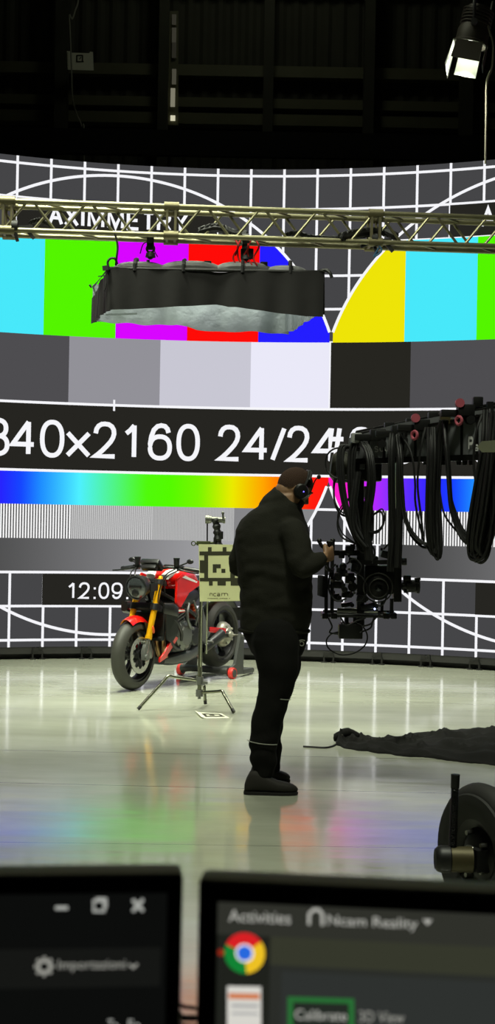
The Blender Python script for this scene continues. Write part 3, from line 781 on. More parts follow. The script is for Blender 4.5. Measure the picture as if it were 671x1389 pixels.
def wheel(name, ax, z, R, w, rim_r, discs, disc_r, hubm):
    q = MB(); hw = w/2
    prof = [(rim_r, -hw*.72), (rim_r+.02, -hw*.86), (R-.075, -hw*1.0), (R-.045, -hw*.97), (R-.022, -hw*.74), (R-.007, -hw*.42), (R, 0), (R-.007, hw*.42), (R-.022, hw*.74), (R-.045, hw*.97), (R-.075, hw*1.0), (rim_r+.02, hw*.86), (rim_r, hw*.72), (rim_r-.004, 0)]
    q.lathe((ax, 0, z), (0, 1, 0), prof, 56, close=True)
    ty = q.build(name, M_tyre, bike, label='black tyre and wheel')
    q = MB()
    q.lathe((ax, 0, z), (0, 1, 0), [(rim_r+.003, -hw*.74), (rim_r+.012, -hw*.80), (rim_r-.006, -hw*.82), (rim_r-.02, -hw*.5), (rim_r-.026, 0), (rim_r-.02, hw*.5), (rim_r-.006, hw*.82), (rim_r+.012, hw*.80), (rim_r+.003, hw*.74)], 48, close=True)
    q.lathe((ax, 0, z), (0, 1, 0), [(.018, -.07), (.04, -.07), (.05, -.03), (.05, .03), (.04, .07), (.018, .07)], 24, close=True)
    for k in range(5):
        for s in (-.17, .17):
            a = 2*PI*k/5+.3
            p0 = V((ax+math.cos(a+s*1.1)*.045, 0, z+math.sin(a+s*1.1)*.045)); p1 = V((ax+math.cos(a+s)*(rim_r-.018), 0, z+math.sin(a+s)*(rim_r-.018)))
            q.bar(p0, p1, .030, .020, up=V((0, 1, 0)).cross(p1-p0), bev=.004)
    q.build('rim', M_carb, ty, label='black spoked rim')
    for y in discs:
        q = MB(); q.lathe((ax, y, z), (0, 1, 0), [(disc_r-.040, -.0025), (disc_r, -.0025), (disc_r, .0025), (disc_r-.040, .0025)], 48, close=True)
        for k in range(10):
            a = 2*PI*k/10; p = V((math.cos(a), 0, math.sin(a)))
            q.cyl(V((ax, y-.004, z))+p*(disc_r-.044), V((ax, y+.004, z))+p*(disc_r-.044), .013, n=10)
        q.build('brake_disc', M_chr, ty, label='drilled steel brake disc')
        q = MB()
        for k in range(6):
            a = 2*PI*k/6+.2; p = V((math.cos(a), 0, math.sin(a)))
            q.bar(V((ax, y*.9, z))+p*.035, V((ax, y, z))+p*(disc_r-.038), .022, .008, up=(0, 1, 0))
        q.lathe((ax, y*.95, z), (0, 1, 0), [(.02, -.012), (.05, -.012), (.05, .012), (.02, .012)], 20, close=True)
        q.build('disc_carrier', M_carb, ty)
    return ty
fw = wheel('front_wheel', 1.45, .30, .30, .122, .215, (-.068, .068), .155, M_carb)
# front fork: gold outer tubes, bright sliders
fdir = (V((1.20, 0, .96))-V((1.43, 0, .30))).normalized()
for y in (.103, -.103):
    b0 = V((1.435, y, .285)); 
    q = MB(); q.cyl(b0+fdir*.17, b0+fdir*.695, .0265, n=20); q.lathe(b0+fdir*.17, fdir, [(.02, -.012), (.031, -.012), (.031, .02), (.0265, .024)], 20)
    q.cyl(b0+fdir*.695, b0+fdir*.72, .022, .018, n=18); fk = q.build('fork_tube', M_gold, bike, label='gold anodised fork tube')
    q = MB(); q.cyl(b0+fdir*.02, b0+fdir*.18, .0195, n=16); q.build('fork_slider', M_chr, fk, label='bright fork slider')
    s = 1 if y > 0 else -1
    q = MB(); q.prism([b0+V((-.05, -.016*s, -.015)), b0+V((.03, -.016*s, -.02)), b0+V((.035, -.016*s, .05)), b0+V((.0, -.016*s, .11)), b0+V((-.06, -.016*s, .08))], (0, .032*s, 0))
    q.cyl(b0-V((0, .02*s, 0)), b0+V((0, .034*s, 0)), .026, n=16); q.build('axle_clamp', M_grey, fk, label='silver axle clamp')
    q = MB(); c = V((1.375, s*.085, .36)); q.loft([(c+V((-.05, 0, -.085)), V((.016, 0, -.01)), V((0, .028, 0))), (c+V((-.03, 0, -.05)), V((.03, 0, -.012)), V((0, .036, 0))), (c+V((.0, 0, .02)), V((.032, 0, -.014)), V((0, .036, 0))), (c+V((.02, 0, .06)), V((.016, 0, -.01)), V((0, .028, 0)))], 14, power=4)
    q.build('brake_caliper', M_grey, fk, label='silver brake caliper')
for t, nm in ((.44, .055), (.665, .04)):
    q = MB(); c = V((1.435, 0, .285))+fdir*t
    q.bar(c-V((.03, .135, 0)), c-V((.03, -.135, 0)), .10, nm, up=fdir, bev=.012)
    for s in (-1, 1): q.cyl(c+V((0, s*.103, 0))-fdir*nm/2, c+V((0, s*.103, 0))+fdir*nm/2, .038, n=18)
    q.build('triple_clamp', M_carb, bike)
# fender
q = MB()
def fend(a, b):
    th = math.radians(66+84*a); R_ = .318+.02*(1-abs(2*b-1)**2)
    tw = .066*(1-.35*max(0, (a-.8)/.2)); y = (2*b-1)*tw
    drop = .035*abs(2*b-1)**2.2
    return V((1.45+math.cos(th)*(R_-drop), y, .30+math.sin(th)*(R_-drop)))
q.grid(fend, 24, 8); q.solidify(.004); fn = q.build('front_fender', M_red, bike, label='red front fender')
q = MB()
for s in (-1, 1): q.prism([V((1.30, s*.066, .55)), V((1.40, s*.066, .585)), V((1.36, s*.082, .47)), V((1.33, s*.082, .44))], (0, s*.006, 0))
q.build('fender_stay', M_carb, fn)
q = MB(); q.ell((1.345, .128, .515), .016, .012, .035, Matrix.Rotation(.35, 3, 'Y')); q.build('fork_reflector', M_orange, bike, label='small amber reflector')
# headlight
hc = V((1.40, 0, .875)); ha = V((.97, 0, -.12)).normalized()
q = MB(); q.lathe(hc, ha, [(.001, -.14), (.05, -.13), (.088, -.08), (.102, -.02), (.104, .02), (.097, .026)], 30)
hl = q.build('headlight', M_carb, bike)
q = MB(); q.lathe(hc, ha, [(.094, .015), (.105, .015), (.107, .03), (.096, .036)], 34, close=True); q.build('headlight_ring', M_dgrey, hl, label='dark chrome ring')
q = MB(); q.lathe(hc, ha, [(.095, .026), (.075, .036), (.04, .043), (.001, .046)], 30); q.build('headlight_lens', M_glass, hl, label='dark glass lens')
q = MB(); q.lathe(hc+ha*.046-V((0, 0, .045)), ha, [(.001, .004), (.03, .003), (.034, 0)], 18); q.bar(hc+ha*.046+V((0, -.06, .012)), hc+ha*.046+V((0, .06, .012)), .008, .02); q.build('lamp_reflector', M_carb, hl)
for s in (-1, 1):
    q = MB(); q.bar((1.36, s*.10, .87), (1.26, s*.11, .88), .012, .07, bev=.004); q.build('headlight_bracket', M_carb, hl)
# instruments
q = MB(); c = V((1.18, 0, 1.06)); Rm = Matrix.Rotation(-.75, 3, 'Y'); q.box(c, (.12, .19, .05), Rm, .018)
q.box(c+V((.04, 0, -.02)), (.05, .15, .05), Rm, .012); ins = q.build('instrument_panel', M_carb, bike)
q = MB(); q.box(c+Rm @ V((-.004, 0, .026)), (.08, .17, .004), Rm); q.build('display', M_glass, ins)
# handlebar
hb = smooth_pts([(1.02, -.40, 1.015), (1.06, -.25, 1.035), (1.115, -.12, 1.04), (1.125, 0, 1.02), (1.115, .12, 1.04), (1.06, .25, 1.035), (1.02, .40, 1.015)], 6)
q = MB(); q.tube(hb, .013, 10); hbo = q.build('handlebar', M_dgrey, bike)
for s in (-1, 1):
    q = MB(); q.cyl((1.055, s*.265, 1.033), (1.02, s*.395, 1.015), .0185, n=14); q.cyl((1.02, s*.395, 1.015), (1.016, s*.415, 1.012), .021, n=14); q.build('grip', M_carb, hbo)
    q = MB(); q.tube(smooth_pts([(1.09, s*.23, 1.03), (1.14, s*.26, 1.025), (1.135, s*.36, 1.005), (1.13, s*.44, .998)]), [.010]*8+[.007]*11, 8); q.build('brake_lever' if s < 0 else 'clutch_lever', M_dgrey, hbo)
    q = MB(); q.box((1.075, s*.225, 1.035), (.05, .055, .045), None, .01); q.cyl((1.10, s*.20, 1.05), (1.10, s*.20, 1.115), .024, .027, n=16); q.cyl((1.10, s*.20, 1.115), (1.10, s*.20, 1.125), .029, n=16); q.build('fluid_reservoir', M_carb, hbo)
    q = MB(); q.cyl((1.09, s*.18, 1.04), (1.05, s*.28, 1.085), .007); q.ell((1.04, s*.30, 1.095), .012, .035, .022); q.build('mirror', M_carb, hbo)
    q = MB(); q.tube(smooth_pts([(1.12, s*.20, 1.03), (1.24, s*.18, .98), (1.27, s*.14, .86), (1.28, s*.12, .70)]), .006, 6); q.tube(smooth_pts([(1.09, s*.22, 1.02), (1.20, s*.16, .96), (1.16, s*.12, .86), (1.08, s*.08, .80)]), .006, 6); q.build('control_cable', M_carb, hbo)
# tank: lofted along x
def sec(x, yw, zc, zh, bx=0): return (V((x, 0, zc)), V((0, yw, 0)), V((bx, 0, zh)))
q = MB(); q.loft([sec(.52, .075, .875, .03), sec(.56, .105, .89, .055), sec(.64, .135, .92, .08), sec(.76, .170, .945, .098), sec(.88, .185, .945, .105), sec(.97, .175, .94, .10), sec(1.03, .145, .93, .08), sec(1.07, .10, .925, .05)], 26, power=2.6)
tk = q.build('fuel_tank', M_red, bike, label='red fuel tank')
q = MB(); q.lathe((.90, 0, 1.045), (-.1, 0, 1), [(.001, .012), (.04, .012), (.048, .006), (.05, -.01)], 22); q.build('filler_cap', M_carb, tk)
for s in (-1, 1):
    q = MB(); q.loft([(V((1.085, s*.075, .955)), V((.0, .045, 0)), V((0, 0, .022))), (V((1.03, s*.085, .985)), V((0, .05, 0)), V((0, 0, .028))), (V((.95, s*.095, 1.01)), V((0, .045, 0)), V((0, 0, .022)))], 14, power=3); q.build('tank_wing', M_wht, tk, label='white tank wing')
for s in (-1, 1):
    q = MB()                                          # red side shroud running down beside the radiator
    P = [V((1.10, s*.185, .93)), V((1.02, s*.20, .985)), V((.80, s*.205, .925)), V((.66, s*.195, .905)), V((.68, s*.195, .885)), V((.94, s*.215, .825)), V((1.07, s*.215, .69)), V((1.13, s*.20, .735))]
    q.prism(P, (0, s*.022, 0)); bmesh.ops.bevel(q.bm, geom=q.bm.edges[:], offset=.007, segments=2, affect='EDGES'); shr = q.build('side_shroud', M_red, bike, label='red tank shroud')
    q = MB(); q.prism([V((1.04, s*.224, .955)), V((.99, s*.224, .968)), V((.78, s*.224, .912)), V((.80, s*.226, .900))], (0, s*.003, 0)); q.build('shroud_highlight', M_wht, shr, smooth=False)  # white strip painted in for the gloss highlight on the red shroud
    q = MB()                                          # small winglet at the radiator top
    P = [V((1.24, s*.175, .665)), V((1.18, s*.20, .695)), V((1.02, s*.225, .68)), V((1.0, s*.225, .655)), V((1.15, s*.205, .645))]
    q.prism(P, (0, s*.02, 0)); bmesh.ops.bevel(q.bm, geom=q.bm.edges[:], offset=.005, segments=2, affect='EDGES'); wl = q.build('winglet', M_red, bike, label='red winglet with white stripe')
    q = MB(); q.prism([V((1.16, s*.222, .682)), V((1.03, s*.247, .674)), V((1.02, s*.247, .662)), V((1.13, s*.228, .660))], (0, s*.002, 0)); q.build('white_stripe', M_wht, wl, smooth=False)
    q = MB()                                          # black radiator side panel
    P = [V((1.22, s*.165, .66)), V((1.10, s*.205, .66)), V((1.07, s*.20, .48)), V((1.12, s*.175, .40)), V((1.19, s*.16, .42))]
    q.prism(P, (0, s*.014, 0)); q.build('radiator_panel', M_dgrey, bike, smooth=False)
    q = MB()                                          # red belly fin
    P = [V((1.26, s*.13, .225)), V((1.18, s*.14, .255)), V((1.03, s*.175, .425)), V((1.08, s*.175, .45)), V((1.13, s*.165, .42)), V((1.20, s*.15, .31)), V((1.27, s*.135, .265))]
    q.prism(P, (0, s*.018, 0)); bmesh.ops.bevel(q.bm, geom=q.bm.edges[:], offset=.005, segments=2, affect='EDGES'); q.build('belly_fin', M_red, bike, label='red belly fin')
    q = MB(); q.tube([(1.16, s*.06, .83), (.95, s*.16, .72), (.70, s*.17, .60), (.55, s*.15, .46)], .017, 10); q.tube([(1.16, s*.06, .76), (1.0, s*.14, .58), (.80, s*.165, .66)], .014, 10)
    q.tube([(.95, s*.16, .72), (.80, s*.17, .50)], .014, 10); q.tube([(.70, s*.17, .60), (.45, s*.12, .78), (.1, s*.09, .86)], .014, 10); q.build('frame_tube', M_dgrey, bike)
    q = MB(); q.prism([V((.56, s*.14, .66)), V((.66, s*.15, .60)), V((.63, s*.16, .40)), V((.54, s*.16, .34)), V((.47, s*.15, .45))], (0, s*.02, 0)); q.build('frame_plate', M_grey, bike)
    q = MB(); q.cyl((.52, s*.16, .36), (.52, s*.25, .36), .012); q.bar((.52, s*.155, .36), (.44, s*.16, .44), .015, .03); q.build('footpeg', M_grey, bike)
q = MB()
for k in range(4):
    y = -.10+.066*k; q.tube(smooth_pts([(1.0, y, .60), (1.10, y, .56), (1.14, y, .44), (1.08, y*.9, .27), (.95, y*.7, .215)]), .022, 10)
q.build('exhaust_header', mat('header_steel', rgb(150, 120, 80), .35, .9), bike)
q = MB(); q.box((1.19, 0, .53), (.035, .30, .24), Matrix.Rotation(-.12, 3, 'Y'), .01); rd = q.build('radiator', M_carb, bike)
q = MB()
for k in range(14): q.box((1.210+.0-.0005*k, 0, .43+.0155*k), (.006, .28, .004))
q.build('radiator_fins', M_dgrey, rd, smooth=False)
q = MB(); q.tube([(1.24, -.15, .43), (1.24, .15, .43)], .02, 10); q.build('oil_cooler', M_dgrey, bike)
# engine
q = MB(); q.box((.88, 0, .42), (.34, .30, .26), None, .05); q.box((.99, 0, .60), (.20, .32, .24), Matrix.Rotation(.35, 3, 'Y'), .03); q.box((.68, 0, .46), (.22, .26, .22), None, .05)
en = q.build('engine', M_dgrey, bike)
for s in (-1, 1):
    q = MB(); q.lathe((.90, s*.14, .44), (0, s, 0), [(.13, 0), (.13, .03), (.115, .045), (.09, .05), (.085, .06), (.03, .064), (.001, .064)], 30)
    for k in range(8): a = 2*PI*k/8; q.cyl((.90+.12*math.cos(a), s*.15, .44+.12*math.sin(a)), (.90+.12*math.cos(a), s*.19, .44+.12*math.sin(a)), .008, n=8)
    q.build('engine_cover', M_grey, en, label='grey round engine cover')
    q = MB(); q.lathe((.70, s*.13, .42), (0, s, 0), [(.085, 0), (.085, .035), (.07, .05), (.001, .052)], 26); q.build('sprocket_cover', M_dgrey, en)
    q = MB(); q.tube(smooth_pts([(1.18, s*.16, .62), (1.10, s*.20, .58), (1.0, s*.20, .48), (.98, s*.19, .40)]), .016, 10); q.tube(smooth_pts([(1.15, s*.17, .42), (1.06, s*.18, .34), (.98, s*.17, .33)]), .016, 10); q.build('coolant_hose', M_carb, en)
    q = MB()
    for k in range(5): q.box((1.0-.012*k, s*.165, .52+.034*k), (.18, .02, .008), Matrix.Rotation(.35, 3, 'Y'))
    q.build('cylinder_fins', M_grey, en)
    q = MB(); q.tube(smooth_pts([(.86, s*.19, .72), (.93, s*.215, .62), (.88, s*.215, .52), (.80, s*.2, .50)]), .014, 8); q.tube(smooth_pts([(.78, s*.19, .74), (.74, s*.21, .62), (.76, s*.20, .52)]), .009, 8); q.build('breather_hose', M_grey, en)
q = MB(); q.loft([(V((1.10, 0, .225)), V((0, .10, 0)), V((0, 0, .03))), (V((.98, 0, .23)), V((0, .15, 0)), V((0, 0, .055))), (V((.80, 0, .245)), V((0, .165, 0)), V((0, 0, .065))), (V((.58, 0, .29)), V((0, .16, 0)), V((0, 0, .075))), (V((.50, 0, .32)), V((0, .12, 0)), V((0, 0, .05)))], 18, power=3.5)
q.build('belly_pan', mat('belly_grey', rgb(96, 98, 98), .4, .5), bike, label='grey belly pan and silencer box')
# airbox, seat, tail
q = MB(); q.loft([sec(.92, .13, .76, .09), sec(.76, .14, .77, .10), sec(.60, .12, .77, .08), sec(.50, .09, .78, .05)], 18, power=3); q.build('airbox', M_carb, bike)
q = MB(); q.loft([sec(.55, .09, .865, .03), sec(.44, .13, .835, .045), sec(.28, .145, .83, .045), sec(.16, .13, .855, .045), sec(.10, .10, .89, .03)], 20, power=3); q.build('seat', M_carb, bike)
q = MB(); q.loft([sec(.20, .12, .83, .04), sec(.06, .115, .87, .05), sec(-.12, .085, .915, .04), sec(-.27, .05, .95, .022)], 18, power=3); tl_ = q.build('tail_fairing', M_red, bike, label='red tail fairing')
q = MB(); q.bar((-.25, -.045, .945), (-.25, .045, .945), .03, .02, bev=.006); q.build('tail_light', mat('tail_red', rgb(120, 10, 10), .2), tl_)
# swingarm, rear wheel, shock, exhaust
rw = wheel('rear_wheel', .03, .39, .315, .19, .215, (-.10,), .115, M_grey)
q = MB(); q.lathe((.03, .055, .39), (0, 1, 0), [(.12, 0), (.118, .03), (.10, .06), (.065, .075), (.06, .085), (.03, .09), (.03, .115), (.001, .118)], 30)
for k in range(5):
    a = 2*PI*k/5; q.cyl((.03+.085*math.cos(a), .12, .39+.085*math.sin(a)), (.03+.085*math.cos(a), .138, .39+.085*math.sin(a)), .011, n=10)
q.build('wheel_hub', mat('hub_alloy', rgb(188, 186, 170), .4, .6), rw, label='pale alloy wheel hub')
for s in (1, -1):
    q = MB(); q.loft([(V((.60, s*.10, .43)), V((0, .03, 0)), V((0, 0, .06))), (V((.40, s*.125, .43)), V((0, .022, 0)), V((0, 0, .05))), (V((.20, s*.13, .40)), V((0, .02, 0)), V((0, 0, .035))), (V((-.02, s*.13, .39)), V((0, .02, 0)), V((0, 0, .03)))], 14, power=3.5)
    q.build('swingarm', M_dgrey, bike)
q = MB(); q.bar((.42, .152, .46), (.12, .155, .43), .006, .05, bev=.002); q.build('chain_guard', M_red, bike, label='red chain guard')
q = MB(); q.cyl((.45, 0, .50), (.52, 0, .74), .03, n=14)
for k in range(7): q.torus(V((.455+.009*k, 0, .52+.03*k)), (.28, 0, .96), .042, .007, 18, 6)
q.build('shock_absorber', M_orange, bike)
for s in (1, -1):
    for z_ in (0, .075):
        q = MB(); q.lathe((.30-.03*z_, s*.16, .40-.02+z_*.0), (-.92, s*.08, .38), [(.03, -.25), (.045, -.2), (.048, .05), (.05, .08), (.042, .085), (.040, .0)], 20) if z_ == 0 else q.cyl((.52, s*.10, .30), (.32, s*.15, .38), .028, n=14)
        q.build('exhaust_pipe', M_dgrey, bike)
q = MB(); q.bar((-.10, -.02, .82), (-.33, -.02, .62), .09, .02, bev=.005); q.box((-.36, 0, .56), (.012, .19, .13), Matrix.Rotation(.25, 3, 'Y')); q.build('plate_holder', M_carb, bike)
# handguard-like air intake box by the right fork (seen left of the fender)
for s in (-1, 1):
    q = MB(); q.loft([(V((1.30, s*.20, .70)), V((.02, .02*s, 0)), V((0, .0, .045))), (V((1.20, s*.235, .685)), V((.03, .03*s, 0)), V((0, 0, .055))), (V((1.12, s*.24, .66)), V((.03, .02*s, 0)), V((0, 0, .04)))], 12, power=4)
    q.build('air_duct', M_carb, bike)

# paddock stand
M_std = mat('stand_grey', rgb(74, 76, 74), .5, .3); M_rroll = mat('red_roller', rgb(212, 50, 44), .45)
st = thing('paddock_stand', 'dark grey motorcycle paddock stand with red wheels under the rear wheel', 'paddock stand', (-0.2588, 13.5254, 0), BW, world=False)
for s in (1, -1):
    q = MB(); q.prism([V((.03, s*.235, .405)), V((-.035, s*.235, .385)), V((-.03, s*.235, .03)), V((.24, s*.235, .03)), V((.235, s*.235, .085)), V((.12, s*.235, .13))], (0, s*.03, 0)); q.build('upright', M_std, st, smooth=False)
    q = MB(); q.lathe((.20, s*.275, .052), (0, 1, 0), [(.036, -.022), (.05, -.022), (.052, -.012), (.052, .012), (.05, .022), (.036, .022)], 28, close=True); rl = q.build('wheel', M_rroll, st, label='red wheel')
    q = MB(); q.cyl((.20, s*.275-.026, .052), (.20, s*.275+.026, .052), .035, n=20); q.build('wheel_hub', M_std, rl)
    q = MB(); q.bar((-.03, s*.25, .045), (-.32, s*.20, .035), .04, .045, bev=.008); q.build('base_arm', M_std, st)
    q = MB(); q.cyl((.0, s*.135, .385), (.0, s*.27, .385), .011); q.build('lift_pin', M_chr, st, label='bright lift pin')
q = MB(); q.tube([(.24, -.25, .075), (.24, .25, .075)], .03, 12); q.build('cross_tube', M_std, st)
q = MB(); q.tube([(-.32, -.21, .03), (-.34, 0, .03), (-.32, .21, .03)], .024, 10); q.build('rear_bar', M_std, st)

# ------------------------------------------------------------------ C-stand with the marker board
CY = 11.13
M_stl = mat('stand_chrome', rgb(136, 138, 120), .22, .95)
M_knu = mat('grip_head_black', rgb(30, 30, 28), .45, .3)
cb = at(273, 930, CY)
cst = thing('light_stand', 'chrome light stand with splayed bent legs standing in front of the motorcycle', 'light stand', (cb.x, CY, 0))
colx = at(272, 850, CY).x; coly = CY
ztop_ = at(280, 742, CY).z
q = MB(); q.cyl((colx, coly, at(0, 936, CY).z), (colx, coly, at(0, 822, CY).z), .0175, n=16); q.cyl((colx, coly, at(0, 822, CY).z), (colx, coly, ztop_), .014, n=14)
q.cyl((colx, coly, at(0, 790, CY).z), (colx, coly, at(0, 797, CY).z), .024, n=14); q.build('column', M_stl, cst)
q = MB()
for py, h, r in ((918, .06, .028),): q.cyl((colx, coly, at(0, py, CY).z-h/2), (colx, coly, at(0, py, CY).z+h/2), r, n=16)
q.bar((colx, coly, at(0, 920, CY).z), (colx+.06, coly-.02, at(0, 921, CY).z), .02, .02); q.build('leg_collar', M_grey, cst); q = MB()
for py, h, r in ((935, .05, .028),): q.cyl((colx, coly, at(0, py, CY).z-h/2), (colx, coly, at(0, py, CY).z+h/2), r, n=16)
q.cyl((colx, coly, at(0, 943, CY).z), (colx, coly, at(0, 935, CY).z), .012, n=10); q.build('leg_collar', M_grey, cst)
def leg(p_in, p_k, foot):
    pts = [p_in, p_in.lerp(p_k, .5), p_k, p_k.lerp(foot, .12)+V((0, 0, .008)), foot]
    q = MB(); P = [p_in]+smooth_pts([p_in.lerp(p_k, .85), p_k+V((0, 0, .0)), p_k.lerp(foot, .15)], 5)+[foot]
    q.tube(P, .0125, 10); L_ = q.build('leg', M_stl, cst)
    q = MB(); d = (foot-p_k).normalized(); q.cyl(foot-d*.03+V((0, 0, .0)), foot+V((0, 0, .0)), .0138, n=10); q.build('rubber_foot', M_black, L_)
f1 = on_floor(187, 962, .012); f2 = on_floor(317, 966, .012); f3 = on_floor(278.5, 955, .012)
leg(V((colx, coly, at(0, 918, CY).z)), at(228, 917, CY-.05), f1)
leg(V((colx, coly, at(0, 934.5, CY).z)), at(301, 937.5, CY-.1), f2)
leg(V((colx, coly, at(0, 926, CY).z)), at(276.5, 928, CY+.2), f3)
for px, y0, y1 in ((281.5, 815, 887), (274, 815, 905)):
    q = MB(); a, b = at(px, y0-20, CY-.05), at(px+(.0), y1, CY-.05); q.cyl((a.x, CY-.05, b.z), (a.x, CY-.05, a.z), .0055 if px > 280 else .004, n=8); q.build('hanging_rod', mat('pale_rod', rgb(176, 180, 150), .4, .5), cst)
q = MB(); a = at(272, 815, CY); q.bar((colx, CY-.06, a.z+.1), (colx+.07, CY-.06, a.z+.1), .03, .03); q.build('rod_clamp', M_knu, cst)
# grip heads and the arm at the top
q = MB(); c = at(276, 737, CY-.02); q.box(c, (.11, .05, .035), None, .008); q.cyl(c-V((.06, 0, .0)), c+V((.10, 0, .005)), .010); q.torus(c-V((.078, 0, .002)), (0, 1, 0), .016, .004, 14, 6); q.build('lower_grip_head', mat('grip_olive', rgb(70, 78, 46), .45, .3), cst)
q = MB(); q.cyl(at(281, 735, CY-.02), at(281, 706, CY-.02), .0055, n=8); q.build('thin_rod', M_knu, cst)
q = MB()
secs = []
P = smooth_pts([at(296.5, 742, CY-.03), at(295, 728, CY-.03), at(294, 716, CY-.03), at(291.5, 703, CY-.03)], 5)
q.tube(P, [.030+.006*math.sin(i*1.9) for i in range(len(P))], 10)
q.box(at(300, 726, CY-.05), (.03, .03, .06), None, .006); q.box(at(291, 733, CY-.05), (.02, .03, .05), None, .006); q.build('arm_knuckle', M_knu, cst)
q = MB(); c = at(282, 704.5, CY-.03); d = at(302, 705.5, CY-.03)
q.cyl(c-V((.02, 0, 0)), c+V((.012, 0, 0)), .033, n=18); q.cyl(c+V((.014, 0, 0)), c+V((.028, 0, 0)), .030, n=18); q.cyl(c+V((.03, 0, 0)), d, .022, n=14); q.cyl(d, d+V((.02, 0, 0)), .026, n=14); q.bar(d+V((0.005, -.02, .0)), d+V((0, -.02, .05)), .016, .016); q.ell(d+V((0, -.02, .055)), .012, .012, .012)
q.build('upper_grip_head', mat('grip_grey', rgb(118, 120, 108), .4, .6), cst)

# marker board on the stand
BY = CY-.085
brd = thing('marker_board', 'cream board with a black square tracking marker clamped to the chrome light stand', 'marker board', at(297, 815, BY))
M_cream = mat('board_cream', rgb(214, 216, 164), .6); M_olv = mat('board_print', rgb(48, 48, 26), .65)
o_ = at(270, 739, BY)
bx = V((math.cos(math.radians(2)), math.sin(math.radians(2)), 0)); bz = V((.018, 0, 1)).normalized(); bz = (bz-bx*bz.dot(bx)).normalized(); bn = bz.cross(bx)
pn = bx.cross(bz)
def BQ(px, py, d=0.0): return on_plane(px, py, o_, pn)-pn*0+V((0, -1, 0))*d
def BP(X, Y, d=0.0): return BQ(260+X/9.586, 690+Y/9.586, d)      # coordinates of the enlarged crop
C4 = [BP(88, 462), BP(640, 470), BP(628, 1200), BP(105, 1208)]
q = MB(); q.prism(C4, (0, .006, 0)); q.build('board', M_cream, brd, smooth=False)
q = MB()
def blk(x0, y0, x1, y1, d=.0008):
    q.prism([BP(x0, y0, d), BP(x1, y0, d), BP(x1, y1, d), BP(x0, y1, d)], (0, -.0006, 0))
blk(100, 556, 640, 608); blk(160, 606, 212, 905); blk(104, 672, 162, 835); blk(104, 900, 645, 945); blk(210, 500, 258, 558); blk(222, 944, 272, 1000); blk(334, 944, 442, 1000); blk(505, 944, 628, 1000); blk(500, 606, 560, 905); blk(558, 672, 640, 740); blk(558, 800, 640, 860); blk(400, 500, 450, 558)
blk(272, 722, 376, 775); blk(272, 774, 322, 832); blk(384, 782, 436, 834)
q.build('square_marker', M_olv, brd, smooth=False)
q = MB()
for ch, x0, x1 in (('n', 232, 272), ('c', 280, 318), ('a', 326, 366), ('m', 384, 470)):
    for qd in glyph_quads(ch, x0, x1, 0, 44, 7):
        q.prism([BP(x, 1138-y, .0008) for x, y in qd], (0, -.0006, 0))
for k in range(19):
    x = 205+15.5*k
    if k in (9, 17): continue
    q.prism([BP(x, 1163, .0008), BP(x+11, 1163, .0008), BP(x+11, 1171, .0008), BP(x, 1171, .0008)], (0, -.0006, 0))
q.build('lettering', mat('board_lettering', rgb(74, 62, 34), .65), brd, smooth=False)
q = MB(); q.bar(BP(300, 760)+V((0, .02, 0)), BP(300, 1000)+V((0, .02, 0)), .05, .02, up=(0, 1, 0)); q.cyl((colx, CY-.01, BP(0, 700).z), (colx, BY+.004, BP(0, 700).z), .015); q.build('mounting_plate', M_knu, brd)

# printed marker lying on the floor
pf = thing('floor_marker', 'white paper sheet with a printed marker lying on the floor by the light stand legs', 'paper sheet', on_floor(288, 970))
A, B, C_, D = on_floor(264.5, 966.3), on_floor(300.5, 968), on_floor(311, 974), on_floor(272.5, 974.5)
def FQ(s, t, z=0.0): return (A.lerp(B, s)).lerp(D.lerp(C_, s), t)+V((0, 0, z))
q = MB(); q.grid(lambda a, b: FQ(a, b, .0015+.012*max(0, 1-a*5)**2), 12, 4); q.solidify(.0012); q.build('paper', mat('floor_paper', rgb(222, 222, 200), .7), pf, smooth=True)
q = MB()
for s0, t0, s1, t1 in ((.2, .2, .86, .34), (.2, .66, .9, .8), (.2, .3, .30, .7), (.78, .3, .88, .7), (.42, .42, .6, .56)):
    q.prism([FQ(s0, t0, .0034), FQ(s1, t0, .0034), FQ(s1, t1, .0034), FQ(s0, t1, .0034)], (0, 0, .0006))
q.build('printed_marker', M_olv, pf, smooth=False)
